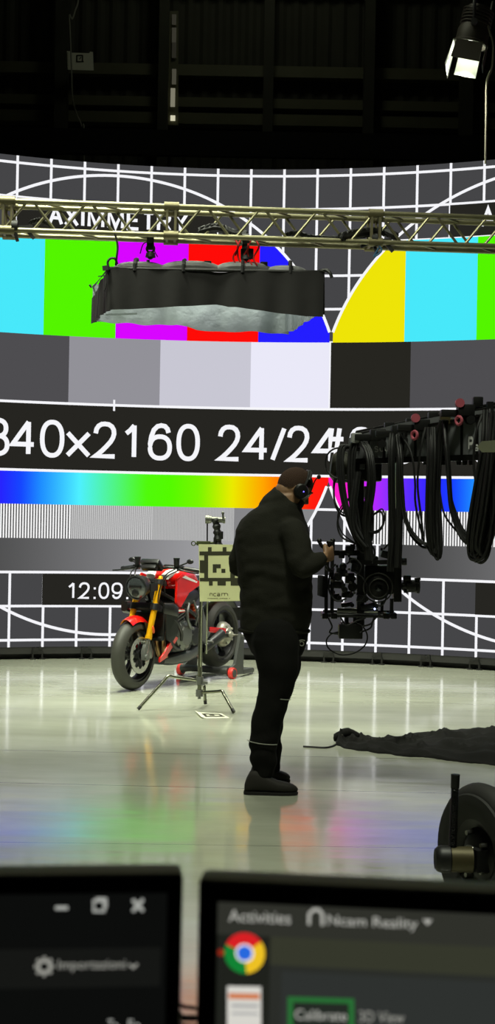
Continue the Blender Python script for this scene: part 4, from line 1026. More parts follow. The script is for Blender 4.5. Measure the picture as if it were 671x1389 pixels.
# ------------------------------------------------------------------ camera operator
M_jkt = mat('dark_jacket', rgb(36, 36, 29), 0.92, spec=.2, bump=.25, bscale=140, var=.12, vscale=6)
M_trs = mat('black_trousers', rgb(19, 19, 17), 0.95, spec=.15, bump=.2, bscale=120)
M_shoe = mat('dark_shoe', rgb(40, 38, 34), 0.7, spec=.25)
M_sole = mat('shoe_sole', rgb(30, 29, 27), 0.8, spec=.25)
M_skin = mat('skin', rgb(146, 112, 82), 0.55, var=.06, vscale=20)
M_hair = mat('short_hair', rgb(62, 46, 36), 0.9, spec=.2, bump=.6, bscale=260)
M_refl = mat('reflective_piping', rgb(150, 150, 140), .4)
M_eye = mat('eye_white', rgb(225, 222, 215), .2); M_iris = mat('iris_brown', rgb(50, 32, 20), .2)
PY = 7.8; PXM = FPX/PY
def P(x, y, d=0.0): return at(x, y, PY+d)
def fused(mb, voxel, smooth_it, disp=None):
    """closed shapes -> one continuous surface"""
    bmesh.ops.recalc_face_normals(mb.bm, faces=mb.bm.faces)
    me = bpy.data.meshes.new('f'); mb.bm.to_mesh(me); mb.bm.free()
    o = bpy.data.objects.new('f', me); COL.objects.link(o)
    r = o.modifiers.new('r', 'REMESH'); r.mode = 'VOXEL'; r.voxel_size = voxel
    if smooth_it:
        s = o.modifiers.new('s', 'SMOOTH'); s.factor = .5; s.iterations = smooth_it
    bpy.context.view_layer.update()
    ev = o.evaluated_get(bpy.context.evaluated_depsgraph_get()); m2 = ev.to_mesh()
    out = MB(); out.bm.from_mesh(m2); ev.to_mesh_clear()
    bpy.data.objects.remove(o); bpy.data.meshes.remove(me)
    if disp:
        out.bm.normal_update()
        for v in out.bm.verts: v.co += v.normal*disp(v.co)
    return out
def S_(x, y, hw, d, dc=.12, tilt=0.0):      # body section: pixel centre, half width px, half depth m
    return (P(x, y, dc), V((hw/PXM, 0, tilt)), V((0, d, 0)))
def limb(mb, pts, n=16):                     # pts: (point, radius m)
    P_ = [p for p, r in pts]; R_ = [r for p, r in pts]
    PP = smooth_pts(P_, 5); RR = []
    for i in range(len(R_)-1):
        for k in range(5): t = k/5; t = t*t*(3-2*t); RR.append(R_[i]*(1-t)+R_[i+1]*t)
    RR.append(R_[-1]); mb.tube(PP, RR, n)
    mb.ell(P_[0], R_[0], R_[0], R_[0], n=12, m=8); mb.ell(P_[-1], R_[-1], R_[-1], R_[-1], n=12, m=8)
man = thing('person', 'person in dark jacket, black trousers and headset operating the suspended camera', 'person', on_floor(366, 1068))
torso = [(388, 671, 17, .070, .10), (383, 682, 26, .095, .11), (376, 692, 35, .12, .12), (371, 705, 43.5, .145, .13), (369, 720, 50.5, .165, .13), (370, 742, 52.5, .175, .13), (372, 770, 51.5, .175, .12), (374, 800, 50.5, .17, .12), (374, 828, 50, .165, .12), (372, 850, 48, .16, .12)]
# head frame: looking right, down and a little away from the camera
hf = V((.80, .30, -.52)).normalized(); hs = V((0, 0, 1)).cross(hf).normalized(); hu = hf.cross(hs).normalized()   # hs = the person's left
Hc = P(398.5, 662, .12); RH = Matrix((hf, hs, hu)).transposed()
def H(f, s, u): return Hc+hf*f+hs*s+hu*u
elbR, wrR = P(408, 768, -.10), P(439, 756, -.06)
shR = P(396, 722, -.02); shL = P(338, 722, .20); elbL, wrL = P(321.5, 768, .20), P(372, 782, .36)
near = [(373, 868, .130, -.0), (377, 900, .117, -.02), (374, 930, .095, -.03), (369, 952, .086, -.03), (361, 980, .083, -.02), (357.5, 1003, .082, -.02), (357, 1030, .070, -.02), (357, 1046, .060, -.02)]
far = [(376, 868, .125, .22), (381, 900, .110, .26), (377, 930, .090, .30), (372, 952, .080, .31), (367, 980, .072, .32), (366, 1005, .066, .33), (367, 1028, .060, .33), (368, 1040, .054, .33)]
q = MB()                                     # the whole body, head to feet, hands included
q.loft([S_(x, y, hw*.88, d*.88, dc) for x, y, hw, d, dc in torso], 24, power=2.3)
limb(q, [(shR, .055), (P(404, 745, -.08), .05), (elbR, .042), (P(424, 764, -.08), .038), (wrR, .027)])
limb(q, [(shL, .055), (P(329, 745, .2), .048), (elbL, .040), (P(346, 777, .30), .036), (wrL, .027)])
for L_ in (near, far): limb(q, [(P(x, y, d), r*.82) for x, y, r, d in L_])
q.ell(H(0, 0, .015), .098, .076, .100, RH, 20, 14); q.ell(H(.026, 0, -.055), .068, .058, .070, RH, 18, 12); q.ell(H(.062, 0, -.092), .026, .030, .022, RH, 12, 8)
q.ell(H(.085, 0, .022), .016, .052, .014, RH); q.loft([(H(.084, 0, .018), hs*.009, hf*.010), (H(.096, 0, -.01), hs*.011, hf*.014), (H(.104, 0, -.032), hs*.017, hf*.018), (H(.092, 0, -.042), hs*.012, hf*.012)], 10)
q.ell(H(.083, 0, -.064), .012, .024, .006, RH); q.ell(H(.081, 0, -.074), .012, .021, .006, RH)
for s in (1, -1): q.ell(H(-.006, s*.078, -.012), .020, .008, .032, RH, 12, 8)
limb(q, [(H(-.035, 0, -.04), .058), (P(386, 678, .115), .060), (P(381, 694, .12), .066)])
def hand(mb, wr, fwd, pal, grip, side):
    """palm + five curled fingers; fwd along the hand, pal = palm normal, side = towards the thumb"""
    fwd = fwd.normalized(); pal = (pal-fwd*pal.dot(fwd)).normalized(); side = side.normalized()
    k0 = wr+fwd*.095
    mb.loft([(wr, side*.024, pal*.017), (wr+fwd*.03, side*.034, pal*.016), (wr+fwd*.065, side*.041, pal*.015), (k0, side*.040, pal*.012)], 14, power=2.8)
    for i, (off, L_) in enumerate(((.031, .92), (.0105, 1.0), (-.0105, .94), (-.031, .76))):
        a = k0+side*off-fwd*.012; pts = [a]; ang = 0
        for seg, bend in ((.044, .35*grip), (.027, 1.05*grip), (.022, .85*grip)):
            ang += bend; pts.append(pts[-1]+(fwd*math.cos(ang)+pal*math.sin(ang))*seg*L_)
        mb.tube(smooth_pts(pts, 4), [.0092]*6+[.0085]*4+[.0075]*3, 10); mb.ell(pts[-1], .0075, .0075, .0075, n=8, m=6)
    t0 = wr+fwd*.03+side*.028+pal*.004
    tp = [t0, t0+side*.022+fwd*.022+pal*.012, t0+side*.024+fwd*.05+pal*.03, t0+side*.014+fwd*.066+pal*.044]
    mb.tube(smooth_pts(tp, 4), [.014]*5+[.0105]*5+[.0085]*3, 10); mb.ell(tp[-1], .0085, .0085, .0085, n=8, m=6)
hfw, hpl = V((.50, .76, .20)).normalized(), V((-.76, .48, -.1))
hand(q, wrR, hfw, hpl, 1.15, V((-.12, -.18, .97)))
hpl = (hpl-hfw*hpl.dot(hfw)).normalized(); HANDLE = wrR+hfw*.098+hpl*.030
hand(q, wrL, V((.8, .5, -.05)), V((.3, -.4, -.9)), .55, V((-.4, .8, .2)))
q.ell(P(354, 1062, -.02), .035, .034, .035); q.ell(P(376, 1069, -.02), .05, .03, .022); q.ell(P(368, 1048, .33), .035, .03, .025)
q.mi = 0
body = fused(q, .0058, 2).build('body', M_skin, man)
for s in (1, -1):
    e_ = MB(); e_.ell(H(.080, s*.032, .004), .011, .012, .011, RH, 12, 8); eo = e_.build('eye', M_eye, man, label='eye')
    e_ = MB(); e_.ell(H(.0895, s*.032, .002), .003, .006, .006, RH, 10, 6); e_.build('iris', M_iris, eo)
    e_ = MB(); e_.tube(smooth_pts([H(.094, s*.014, .024), H(.096, s*.032, .029), H(.086, s*.05, .024)]), .004, 6); e_.build('eyebrow', M_hair, man)
# short hair: a cap over the skull, and a short beard
q = MB()
def cap(a, b):
    ph = 2*PI*a; th = b*(1.66+.56*math.cos(ph+PI)); th = min(th, 2.3)
    return H(.1015*math.sin(th)*math.cos(ph), .0795*math.sin(th)*math.sin(ph), .015+.1040*math.cos(th))
q.grid(cap, 40, 16); bmesh.ops.remove_doubles(q.bm, verts=q.bm.verts, dist=.0004); q.build('hair', M_hair, man, label='short dark hair')
q = MB(); q.grid(lambda a, b: H(.026+.0715*math.cos(2.5*(a-.5))*math.sin(1.35+.95*b), .0615*math.sin(2.5*(a-.5)*1.12)*math.sin(1.35+.95*b), -.058+.0735*math.cos(1.35+.95*b)), 24, 12); q.solidify(.004); q.build('beard', M_hair, man, label='short dark beard')
# jacket with stand-up collar
q = MB()
q.loft([S_(x, y, hw, d, dc) for x, y, hw, d, dc in torso[1:]]+[S_(371, 857, 46.5, .155, .12)], 28, power=2.35)
q.tube([P(373, 700, .13), P(379, 691, .125), P(385, 683, .12), P(391.5, 674, .115)], [.118, .112, .104, .094], 24)
limb(q, [(shR, .078), (P(404, 742, -.06), .074), (elbR, .064), (P(424, 764, -.09), .054), (P(435, 758.5, -.065), .042)])
limb(q, [(shL, .072), (P(329, 745, .2), .060), (elbL, .050), (P(346, 777, .30), .047), (P(366, 781, .35), .040)])
def folds(c):
    n1 = noise.noise(V((c.x*9, c.y*9, c.z*16)))*.007 + noise.noise(V((c.x*20+3, c.y*20, c.z*34)))*.003
    return n1+.004*math.sin(c.z*55+noise.noise(c*6)*4)*max(0, 1-abs(c.z-1.12)/.28)
jk = fused(q, .010, 4, folds).build('jacket', M_jkt, man, label='dark zip jacket')
q = MB(); ctr = [(371.5, 855, 47.5, .160, .12)]
x, y, hw, d, dc = ctr[0]
q.tube([P(x, y, dc)+V((hw/PXM*math.cos(2*PI*i/40), d*math.sin(2*PI*i/40), 0)) for i in range(40)], .011, 8, closed=True); q.build('hem_band', M_jkt, jk)
q = MB(); q.tube([wrR+(P(428, 762, -.08)-wrR).normalized()*.02+a for a in (V((0, 0, 0)), (P(428, 762, -.08)-wrR).normalized()*.035)], [.037, .041], 16); q.build('cuff', M_jkt, jk)
# trousers
q = MB()
q.loft([S_(371.5, 842, 45, .15, .12), S_(372.5, 858, 46, .155, .12), S_(374, 872, 41, .165, .12), S_(376, 888, 34, .15, .12)], 24, power=2.3)
for L_ in (near, far): limb(q, [(P(x, y, d), r) for x, y, r, d in L_])
def tf(c): return noise.noise(V((c.x*8, c.y*8, c.z*13)))*.007 + .005*math.sin(c.z*48+noise.noise(c*5)*4)*max(0, 1-abs(c.z-.22)/.25)
tr_ = fused(q, .010, 3, tf).build('trousers', M_trs, man, label='black work trousers')
def band(L_, y0, slope, t0, t1, r_add=.006):
    for (x0, ya, ra, da), (x1, yb, rb, db) in zip(L_, L_[1:]):
        if ya <= y0 <= yb:
            t = (y0-ya)/(yb-ya); c = P(x0+(x1-x0)*t, y0, da+(db-da)*t); r = ra+(rb-ra)*t+r_add
    return [c+V((r*math.cos(t0+(t1-t0)*i/24), r*math.sin(t0+(t1-t0)*i/24), slope*math.cos(t0+(t1-t0)*i/24))) for i in range(25)]
for y0, sl_, a0, a1, nm in ((1006, -.008, PI*1.0, PI*1.80, 0), (944, -.015, PI*1.62, PI*1.90, 0)):
    q = MB(); q.tube(band(near, y0, sl_, a0, a1), .0026, 6); q.build('reflective_piping', M_refl, tr_, label='pale reflective piping')
q = MB(); q.torus(P(409, 873, .0), (0.3, 1, 0), .012, .003, 14, 6); q.tube(smooth_pts([P(404, 870, 0), P(409, 868, -.01), P(413, 869, 0)]), .003, 6); q.build('belt_clip', M_refl, tr_, label='metal belt clip')
# shoes
for nm, hx, tx, yb, d, k in (('near', 330, 404, 1076.5, -.03, 1), ('far', 338, 393.5, 1060.2, .33, .93)):
    h0, t0 = on_floor(hx, yb), on_floor(tx, yb); Yc = PY+d
    h0 = V((at(hx, yb, Yc).x, Yc, 0)); t0 = V((at(tx, yb, Yc).x, Yc, 0)); ax_ = t0-h0; L_ = ax_.length; ax_.normalize(); sd_ = V((0, 1, 0))
    q = MB(); secs = []
    for t, w_, zt, zb0 in ((.015, .024, .050, .016), (.05, .034, .085, .014), (.12, .041, .125, .012), (.24, .044, .140, .012), (.36, .044, .118, .012), (.48, .046, .094, .012), (.62, .049, .076, .012), (.78, .047, .066, .012), (.90, .038, .056, .014), (.965, .024, .045, .018), (.995, .008, .034, .022)):
        secs.append((h0+ax_*(L_*t)+V((0, 0, (zt*k+zb0)/2)), sd_*w_, V((0, 0, (zt*k-zb0)/2))))
    q.loft(secs, 18, power=2.7); so = q.build('shoe', M_shoe, man, label='dark trainer')
    q = MB(); pl = []
    for t, w_ in ((0, .018), (.03, .034), (.15, .043), (.35, .042), (.5, .045), (.68, .051), (.84, .047), (.95, .034), (1.0, .012)): pl.append((t, w_))
    poly = [h0+ax_*(L_*t)+sd_*w_ for t, w_ in pl]+[h0+ax_*(L_*t)-sd_*w_ for t, w_ in reversed(pl)]
    q.prism(poly, (0, 0, .018)); bmesh.ops.bevel(q.bm, geom=[e for e in q.bm.edges], offset=.004, segments=2, affect='EDGES'); q.build('sole', M_sole, so, label='rubber sole')
    q = MB()
    for i in range(4):
        c = h0+ax_*(L_*(.40+.07*i))+V((0, 0, .103-.010*i)); q.tube(smooth_pts([c-sd_*.03+V((0, 0, -.008)), c, c+sd_*.03+V((0, 0, -.008))], 4), .003, 6)
    q.build('laces', M_sole, so)
# headset
hd = thing('headset', 'black headset with boom microphone worn on the head of the person', 'headset', H(0, 0, -.1))
q = MB(); q.tube([H(.018-.0*a, .088*math.cos(a), .010+.112*math.sin(a)) for a in [PI*i/24 for i in range(25)]], .0085, 8); q.tube([H(.026, .089*math.cos(a), .010+.1145*math.sin(a)) for a in [.5+(PI-1)*i/20 for i in range(21)]], .010, 8); q.build('headband', M_knu, hd)
for s in (1, -1):
    q = MB(); c = H(.014, s*.080, -.014); q.lathe(c, hs*s, [(.001, -.005), (.036, -.004), (.043, .006), (.042, .020), (.034, .030), (.001, .033)], 26); q.build('ear_cup', M_knu, hd)
q = MB(); c = H(.020, -.112, -.012); q.ell(c, .004, .004, .004, n=8, m=6); q.build('status_light', emit('blue_led', (.16, .12, 1, 1), 3.0), hd, label='small blue light')
tip = P(432.3, 647, .02); q = MB(); q.tube(smooth_pts([H(.03, -.10, -.02), H(.06, -.10, .0), P(427, 652, .02), tip], 6), .0035, 6); q.build('microphone_boom', M_knu, hd)
q = MB(); q.ell(tip, .011, .011, .013); q.build('microphone', M_knu, hd)
# ------------------------------------------------------------------ camera crane with cable loops, remote head and camera
M_beam = mat('crane_grey', rgb(112, 114, 116), 0.5, .1)
M_bk2 = mat('rig_black', rgb(17, 17, 16), 0.5, .2)
M_bk3 = mat('rig_dark', rgb(26, 26, 24), 0.4, .5)
M_met = mat('rig_metal', rgb(130, 130, 124), .3, .9)
M_pink = mat('clamp_pink', rgb(176, 84, 98), .5)
M_ltr = mat('crane_lettering', rgb(200, 200, 198), .6)
M_olv2 = mat('olive_bar', rgb(118, 120, 98), .6)
CA, CB_ = at(482, 611, 8.0), at(671, 588, 7.2)
cd = V(((CB_-CA).x, (CB_-CA).y, 0)); LAB = cd.length; cd.normalize()
cn = V((cd.y, -cd.x, 0)); cn = cn if cn.y < 0 else -cn           # towards the camera side
def AP(px, py, off=0.0): return on_plane(px, py, CA+cn*off, cn)
# the column stands beyond the right edge of the picture
CE = CA+cd*(LAB*2.55); 
crane = thing('camera_crane', 'dark grey camera crane arm reaching in from the right edge', 'camera crane', (CE.x, CE.y, 0.40))
q = MB()
hw = .055
def bsec(px, yt, yb):
    t, b = AP(px, yt), AP(px, yb); return (t+b)/2, V((0, 0, (t-b).length/2))
secs = [bsec(482, 595, 628), bsec(550, 575, 621), bsec(610, 565, 621), bsec(671, 556, 621)]
c3, z3 = secs[-1]; secs.append((V((CE.x+cd.x*.3, CE.y+cd.y*.3, c3.z+.02)), z3*1.15))
rings = []
for c, zv in secs:
    c = V(c); rings.append([q.bm.verts.new(c+cn*a*hw+zv*b) for a, b in ((1, 1), (1, -1), (-1, -1), (-1, 1))])
for a, b in zip(rings, rings[1:]): q.skin(a, b)
q.face(rings[0]); q.face(rings[-1][::-1]); q.build('beam', M_beam, crane, smooth=False)
q = MB()
for off, y0, y1, r in ((.03, 590, 553, .013), (-.03, 587, 549, .013)):
    a, b = AP(484, y0, off), AP(671, y1, off); q.tube([a, b, b+(b-a)*1.4], r, 10)
q.build('top_rail', M_bk3, crane)
q = MB()
for k in range(9):
    px = 500+21*k; a = AP(px, 596-.205*(px-482), .058); b = AP(px, 624, .058); q.bar(a, b, .012, .008, up=cn)
a, b = AP(482, 626, .06), AP(671, 619.5, .06); q.bar(a, b, .014, .03); a, b = AP(500, 592, .06), AP(671, 560, .06); q.bar(a, b, .010, .012); q.build('beam_edge', M_bk3, crane, smooth=False)
q = MB()                                     # lettering on the beam
def letter(ch, x0, x1, y0, y1, t):
    for qd in glyph_quads(ch, 0, 1, 0, 1, t): q.prism([AP(x0+(x1-x0)*x, y1+(y0-y1)*y-.02*(x0+(x1-x0)*x-x0), .0635) for x, y in qd], cn*.001)
STROKES.update({'P': [[(0, 0), (0, 1), (.6, 1)]+_arc(.62, .74, .36, .26, 90, -90, 12)+[(0, .48)]], 'S': [[(.95, .82)]+_arc(.5, .76, .45, .24, 60, 250, 14)+[(.6, .5)]+_arc(.5, .25, .48, .25, 60, -150, 14)], 'C': [_arc(.55, .5, .52, .5, 50, 310, 22)], 'U': [[(0, 1)]+_arc(.5, .35, .5, .35, 180, 360, 14)+[(1, 1)]]})
letter('P', 635, 641.5, 592, 611, .2); letter('a', 643, 648.5, 602, 612, .22)
letter('S', 507.5, 513, 605, 613.5, .2); letter('C', 514.5, 520, 604.5, 613, .2); letter('U', 521.5, 527, 604, 612.5, .2)
q.build('lettering', M_ltr, crane, smooth=False)
def clampset(px, py, pink):
    q = MB(); c = AP(px, py, .06); q.box(c, (.085, .09, .06), None, .008); q.box(c+V((.06, 0, .045)), (.05, .06, .05), None, .006); q.box(c+V((-.08, 0, -.015)), (.09, .05, .035), None, .006); q.cyl(c+V((.02, -.06, -.05)), c+V((.02, .04, -.05)), .022)
    cl = q.build('rail_clamp', M_bk2, crane)
    if pink:
        q = MB(); q.cyl(c+V((-.035, -.05, .035)), c+V((-.035, -.02, .035)), .023, n=18); q.build('clamp_knob', M_pink, cl, label='pink clamp knob'); q = MB(); q.torus(c+V((-.04, -.052, -.055)), cn, .020, .008, 18, 8); q.build('clamp_knob', M_pink, cl, label='pink clamp knob')
clampset(571, 577, True); clampset(631, 557, True); clampset(512, 590, False); clampset(541, 585, False)
q = MB(); c = AP(603, 566, .07); q.box(c, (.05, .05, .075), None, .006); q.box(c+V((.05, 0, -.02)), (.07, .04, .03), None, .005); q.build('cable_bracket', mat('bracket_olive', rgb(84, 76, 48), .5, .3), crane)
q = MB(); c = AP(664, 556, .07); q.bar(c+V((0, 0, -.06)), c+V((.0, 0, .04)), .03, .04); q.build('end_bracket', M_bk2, crane)
q = MB()                                     # pale flat bar sticking in from the right in front of the beam
tipb = [AP(647, 606, .30), AP(653, 598.5, .30), AP(700, 595, .30), AP(700, 612.5, .30), AP(653, 613.5, .30)]
q.prism(tipb, -cn*.02); q.bar(AP(690, 604, .30), AP(690, 604, .0), .03, .03); q.build('side_bar', M_olv2, crane, smooth=False)
for px in (577, 588, 601, 622, 630, 639):
    q = MB(); a = AP(px, 619, .03); q.cyl(a, a-V((0, 0, .045)), .016, .012, n=10); q.build('lock_knob', M_bk2, crane)
q = MB(); q.cyl((CE.x, CE.y, .40), (CE.x, CE.y, c3.z-.08), .06, n=20); q.box((CE.x, CE.y, c3.z-.10), (.22, .22, .16), None, .02); q.build('column', M_bk2, crane)

# dolly under the crane: one pneumatic wheel and its levelling jack show at the right edge
DY = 5.34
M_tan = mat('tube_olive', rgb(74, 68, 44), .5, .5)
dl = thing('camera_dolly', 'black wheeled dolly base with threaded jack screw at the lower right edge', 'dolly', (1.6, 5.6, 0))
wc = at(655, 1158, DY); wc.z = .262
wa = V((-.90, -.44, 0)).normalized()
def dwheel(c, axis):
    q = MB(); R_, w_ = .262, .05
    q.lathe(c, axis, [(.13, -w_*.8), (.16, -w_*1.0), (.20, -w_*1.08), (.235, -w_*.9), (.254, -w_*.5), (.262, 0), (.254, w_*.5), (.235, w_*.9), (.225, w_*.94), (.22, w_*1.10), (.20, w_*1.12), (.16, w_*1.0), (.13, w_*.8), (.12, 0)], 44, close=True)
    ty = q.build('wheel', mat('dolly_tyre', rgb(27, 27, 24), .75), dl, label='black pneumatic wheel')
    q = MB(); q.lathe(c, axis, [(.02, -w_*.9), (.06, -w_*.9), (.10, -w_*.4), (.125, -w_*.75), (.135, -w_*.8), (.135, w_*.8), (.125, w_*.75), (.10, w_*.4), (.06, w_*.9), (.02, w_*.9)], 32, close=True); q.build('rim', M_bk3, ty)
    q = MB(); x_, y_, _ = frame(axis)
    q.tube(smooth_pts([c+axis*.05+x_*.03, c+axis*.06+x_*.02+y_*.03, c+axis*.06-x_*.02+y_*.03, c+axis*.055-x_*.02-y_*.01]), .004, 6)
    q.build('wheel_clip', M_met, ty)
    for k in range(5): q = MB(); a = 2*PI*k/5; p = c+axis*w_*.6+(x_*math.cos(a)+y_*math.sin(a))*.082; q.cyl(p, p+axis*.03, .009, n=8); q.build('wheel_bolt', M_met, ty)
dwheel(wc, wa); dwheel(V((2.55, 5.0, .262)), wa); dwheel(V((2.05, 7.0, .262)), wa); dwheel(V((2.75, 6.5, .262)), wa)
ta, tb = at(591, 1165, DY-.06), at(640, 1166, DY-.06)
q = MB(); q.cyl(ta+V((.045, 0, 0)), tb, .047, n=26); q.build('axle_tube', M_tan, dl, label='olive metal axle tube')
q = MB(); q.lathe(ta, V((1, 0, 0)), [(.001, .004), (.030, .0), (.036, -.004), (.046, .006), (.050, .02), (.050, .05), (.046, .055)], 26); q.build('tube_cap', M_bk2, dl)
rb, rt = at(613.5, 1150, DY-.06), at(617.5, 1050, DY-.06)
q = MB(); dr = (rt-rb).normalized(); LR = (rt-rb).length; pr = []
n_ = 40
for i in range(n_): h = LR*.80*i/n_; pr += [(.0112, h), (.0160, h+LR*.80/n_*.5)]
pr += [(.013, LR*.80), (.016, LR*.81), (.0168, LR*.995), (.012, LR), (.001, LR)]
q.lathe(rb, dr, [(.001, 0)]+pr, 16); q.build('jack_screw', M_bk2, dl, label='black threaded jack screw')
q = MB(); q.bar(tb, V((1.5, 5.5, .25)), .08, .08); q.box((1.95, 5.85, .32), (1.5, 1.1, .12), None, .02); q.bar((2.05, 7.0, .27), (2.0, 6.2, .30), .08, .08); q.bar((2.55, 5.0, .27), (2.3, 5.5, .30), .08, .08); q.bar((2.75, 6.5, .27), (2.4, 6.2, .30), .08, .08)
q.box((CE.x, CE.y, .385), (.4, .4, .03)); q.build('chassis', M_bk2, dl)

# ---- hanging cable loops
def bundle(name_label, paths, group=None, n=6, off=.10, spread=.022, r=.009, seed=0):
    rn = random.Random(seed); t = None
    allp = [[AP(x, y, off+o) for x, y, o in path] for path in paths]
    zmin = min(p.z for P_ in allp for p in P_)
    t = thing('cable_loop', name_label, 'cable', (allp[0][0].x, allp[0][0].y, zmin), group='cable loops hanging from the camera crane')
    for P_ in allp:
        for k in range(n):
            a, b = rn.uniform(-1, 1), rn.uniform(-1, 1); ph = rn.uniform(0, 6); dz = rn.uniform(-.02, .03)
            pts = []
            for i, p in enumerate(smooth_pts(P_, 5)):
                w_ = math.sin(i*.55+ph)*.35
                pts.append(p+cd*(spread*(a+w_*.6))+cn*(spread*(b+w_*.4))+V((0, 0, dz*math.sin(PI*i/(5*(len(P_)-1))))))
            q = MB(); q.tube(pts, r*rn.uniform(.65, 1.1), 7); q.build('cable', M_rub, t)
    return t
bundle('thick black cable loop hanging nearest the right edge of the crane arm', [[(663, 556, 0), (660, 600, .05), (651, 655, .05), (641, 720, .03), (641, 748, 0), (648, 758, 0), (658, 748, 0), (664, 715, -.01), (663, 650, 0), (668, 590, 0)],
        [(668, 560, .03), (664, 620, .06), (655, 690, .05), (648, 740, .03), (653, 752, .0), (664, 730, -.02), (671, 700, 0), (668, 640, 0), (664, 580, .0)]], n=9, spread=.021, seed=1)
bundle('black cable loop on the crane arm, second from the right edge', [[(601, 572, 0), (604, 600, .05), (607, 640, .05), (610, 680, .05), (617, 706, .03), (626, 726, .02), (637, 734, 0), (648, 728, 0), (656, 690, 0), (662, 620, 0)]], n=7, spread=.014, seed=2)
bundle('black cable loop with taped end hanging under the middle of the crane arm', [[(586, 580, .02), (586, 620, .05), (584, 680, .04), (585, 730, .02), (590, 752, 0), (594, 752, 0), (594, 720, 0), (592, 660, .0), (596, 600, .0), (603, 570, 0)]], n=11, spread=.017, seed=3)
bundle('black cable swag joining the taped loop from the left', [[(540, 590, 0), (543, 620, .05), (545, 660, .05), (548, 698, .03), (556, 722, .02), (570, 738, 0), (580, 742, 0), (588, 752, -.02)]], n=5, spread=.013, seed=4)
bundle('thin black cables hanging below the crane arm between the loops', [[(577, 580, 0), (571, 610, .04), (566, 660, .04), (570, 700, .02), (574, 728, 0)], [(541, 588, .02), (556, 620, .05), (561, 660, .04), (562, 690, .02), (573, 735, 0)], [(594, 660, 0), (600, 692, 0), (612, 712, .0), (630, 732, .0)], [(652, 563, .02), (645, 585, .06), (641, 625, .06), (645, 660, .05), (649, 700, .03)]], n=1, spread=.004, r=.006, seed=5)
bundle('thick bundle of black cables dropping straight down to the camera rig', [[(533, 588, 0), (531, 610, .05), (531, 660, .05), (532, 720, .04), (529, 775, .02)], [(543, 588, 0), (541, 630, .05), (541, 690, .04), (540, 730, .03), (538, 770, .02)]], n=7, spread=.016, seed=6)
bundle('tangled black cables round the remote head at the left end of the crane arm', [[(494, 592, 0), (478, 605, .06), (475, 650, .08), (480, 700, .06), (488, 745, .05)], [(492, 600, .03), (500, 620, .08), (503, 660, .08), (497, 710, .05), (500, 760, .03)],
        [(486, 610, .0), (466, 608, .06), (463, 640, .09), (470, 690, .08), (485, 735, .05), (496, 745, .03), (503, 720, .02), (500, 660, .0)], [(484, 640, .05), (478, 690, .08), (480, 720, .08), (495, 742, .05)]], n=8, spread=.016, seed=7)
bundle('thin black cables looping left of the remote head', [[(478, 608, .03), (456, 610, .06), (444, 622, .08), (444, 640, .08), (454, 650, .07), (468, 652, .05), (480, 660, .02)], [(470, 645, .03), (455, 650, .06), (452, 670, .07), (456, 690, .07), (468, 700, .05), (484, 690, .02)],
        [(476, 672, .03), (462, 692, .07), (457, 710, .08), (463, 728, .07), (482, 738, .04)], [(505, 700, .03), (518, 692, .06), (522, 706, .06), (514, 720, .05), (500, 722, .03)]], n=2, spread=.006, r=.0055, seed=8)

# ---- remote head and camera rig
RY = 8.0
def R8(x, y, d=0.0): return at(x, y, RY+d)
rig = thing('camera_rig', 'black camera cage and remote head hanging from the crane arm by the person', 'camera rig', R8(487, 840))
q = MB(); c = R8(462, 632); q.lathe(c+V((-.05, 0, 0)), (1, 0, -.12), [(.001, -.01), (.06, -.005), (.085, .02), (.09, .06), (.08, .10), (.05, .115), (.001, .12)], 24); q.torus(c+V((-.01, 0, 0)), (1, 0, -.12), .088, .010, 24, 8); q.build('pan_motor', mat('motor_olive', rgb(44, 44, 34), .5, .3), rig)
q = MB(); q.box(R8(483, 594.5, -.20), (.060, .06, .055), None, .008); q.bar(R8(484, 596, -.18), R8(488, 604, .0), .02, .02); q.build('receiver_box', mat('grey_box', rgb(150, 150, 148), .5), rig, label='pale grey receiver box')
q = MB(); q.box(R8(493, 599), (.03, .08, .085), None, .006); q.build('end_block', mat('dark_red_block', rgb(70, 34, 32), .5), rig)
q = MB(); q.box(R8(487, 632, .02), (.075, .10, .16), None, .015); q.box(R8(505, 640, .02), (.10, .09, .11), None, .015); q.build('head_body', M_bk2, rig)
q = MB(); q.box(R8(491, 628, -.05), (.03, .03, .07), None, .005); q.build('grey_connector', mat('connector_grey', rgb(110, 110, 114), .4, .4), rig)
q = MB(); q.bar(R8(488, 640, .03), R8(488.5, 850, .03), .042, .06, up=(0, 1, 0), bev=.006); q.build('mast', M_bk2, rig)
q = MB(); q.bar(R8(538, 690, .06), R8(538, 816, .06), .045, .09, up=(0, 1, 0), bev=.004); q.bar(R8(540, 692, .05), R8(540, 624, .05), .03, .06, up=(0, 1, 0)); q.build('side_plate', M_bk3, rig)
q = MB(); q.bar(R8(478, 763, -.03), R8(548, 762, -.03), .02, .024); q.cyl(R8(545, 762, -.05), R8(551, 762, -.05), .020, n=12); q.box(R8(541, 760, -.04), (.03, .04, .04), None, .005); q.build('cross_bar', M_bk2, rig)
for x in (442.5, 450.5):
    q = MB(); q.tube([R8(x, 742, -.05), R8(x-.5, 836, -.05)], .0105, 10); q.build('cage_post', M_bk2, rig)
q = MB(); q.tube([R8(531, 812, -.05), R8(530.5, 838, -.05)], .0105, 10); q.build('cage_post', M_bk2, rig)
q = MB(); q.tube([R8(518, 815, .05), R8(517.5, 836, .05)], .009, 10); q.build('cage_post', M_bk2, rig)
for y, d in ((835.5, -.05), (831.0, .06)):
    q = MB(); q.tube([R8(438, y-1, d), R8(534, y, d)], .012, 12); q.build('bottom_rail', M_bk2, rig)
q = MB(); q.tube([R8(457, 827.5, .02), R8(512, 828.5, .02)], .012, 12); q.build('polished_rod', M_met, rig, label='bright polished rod')
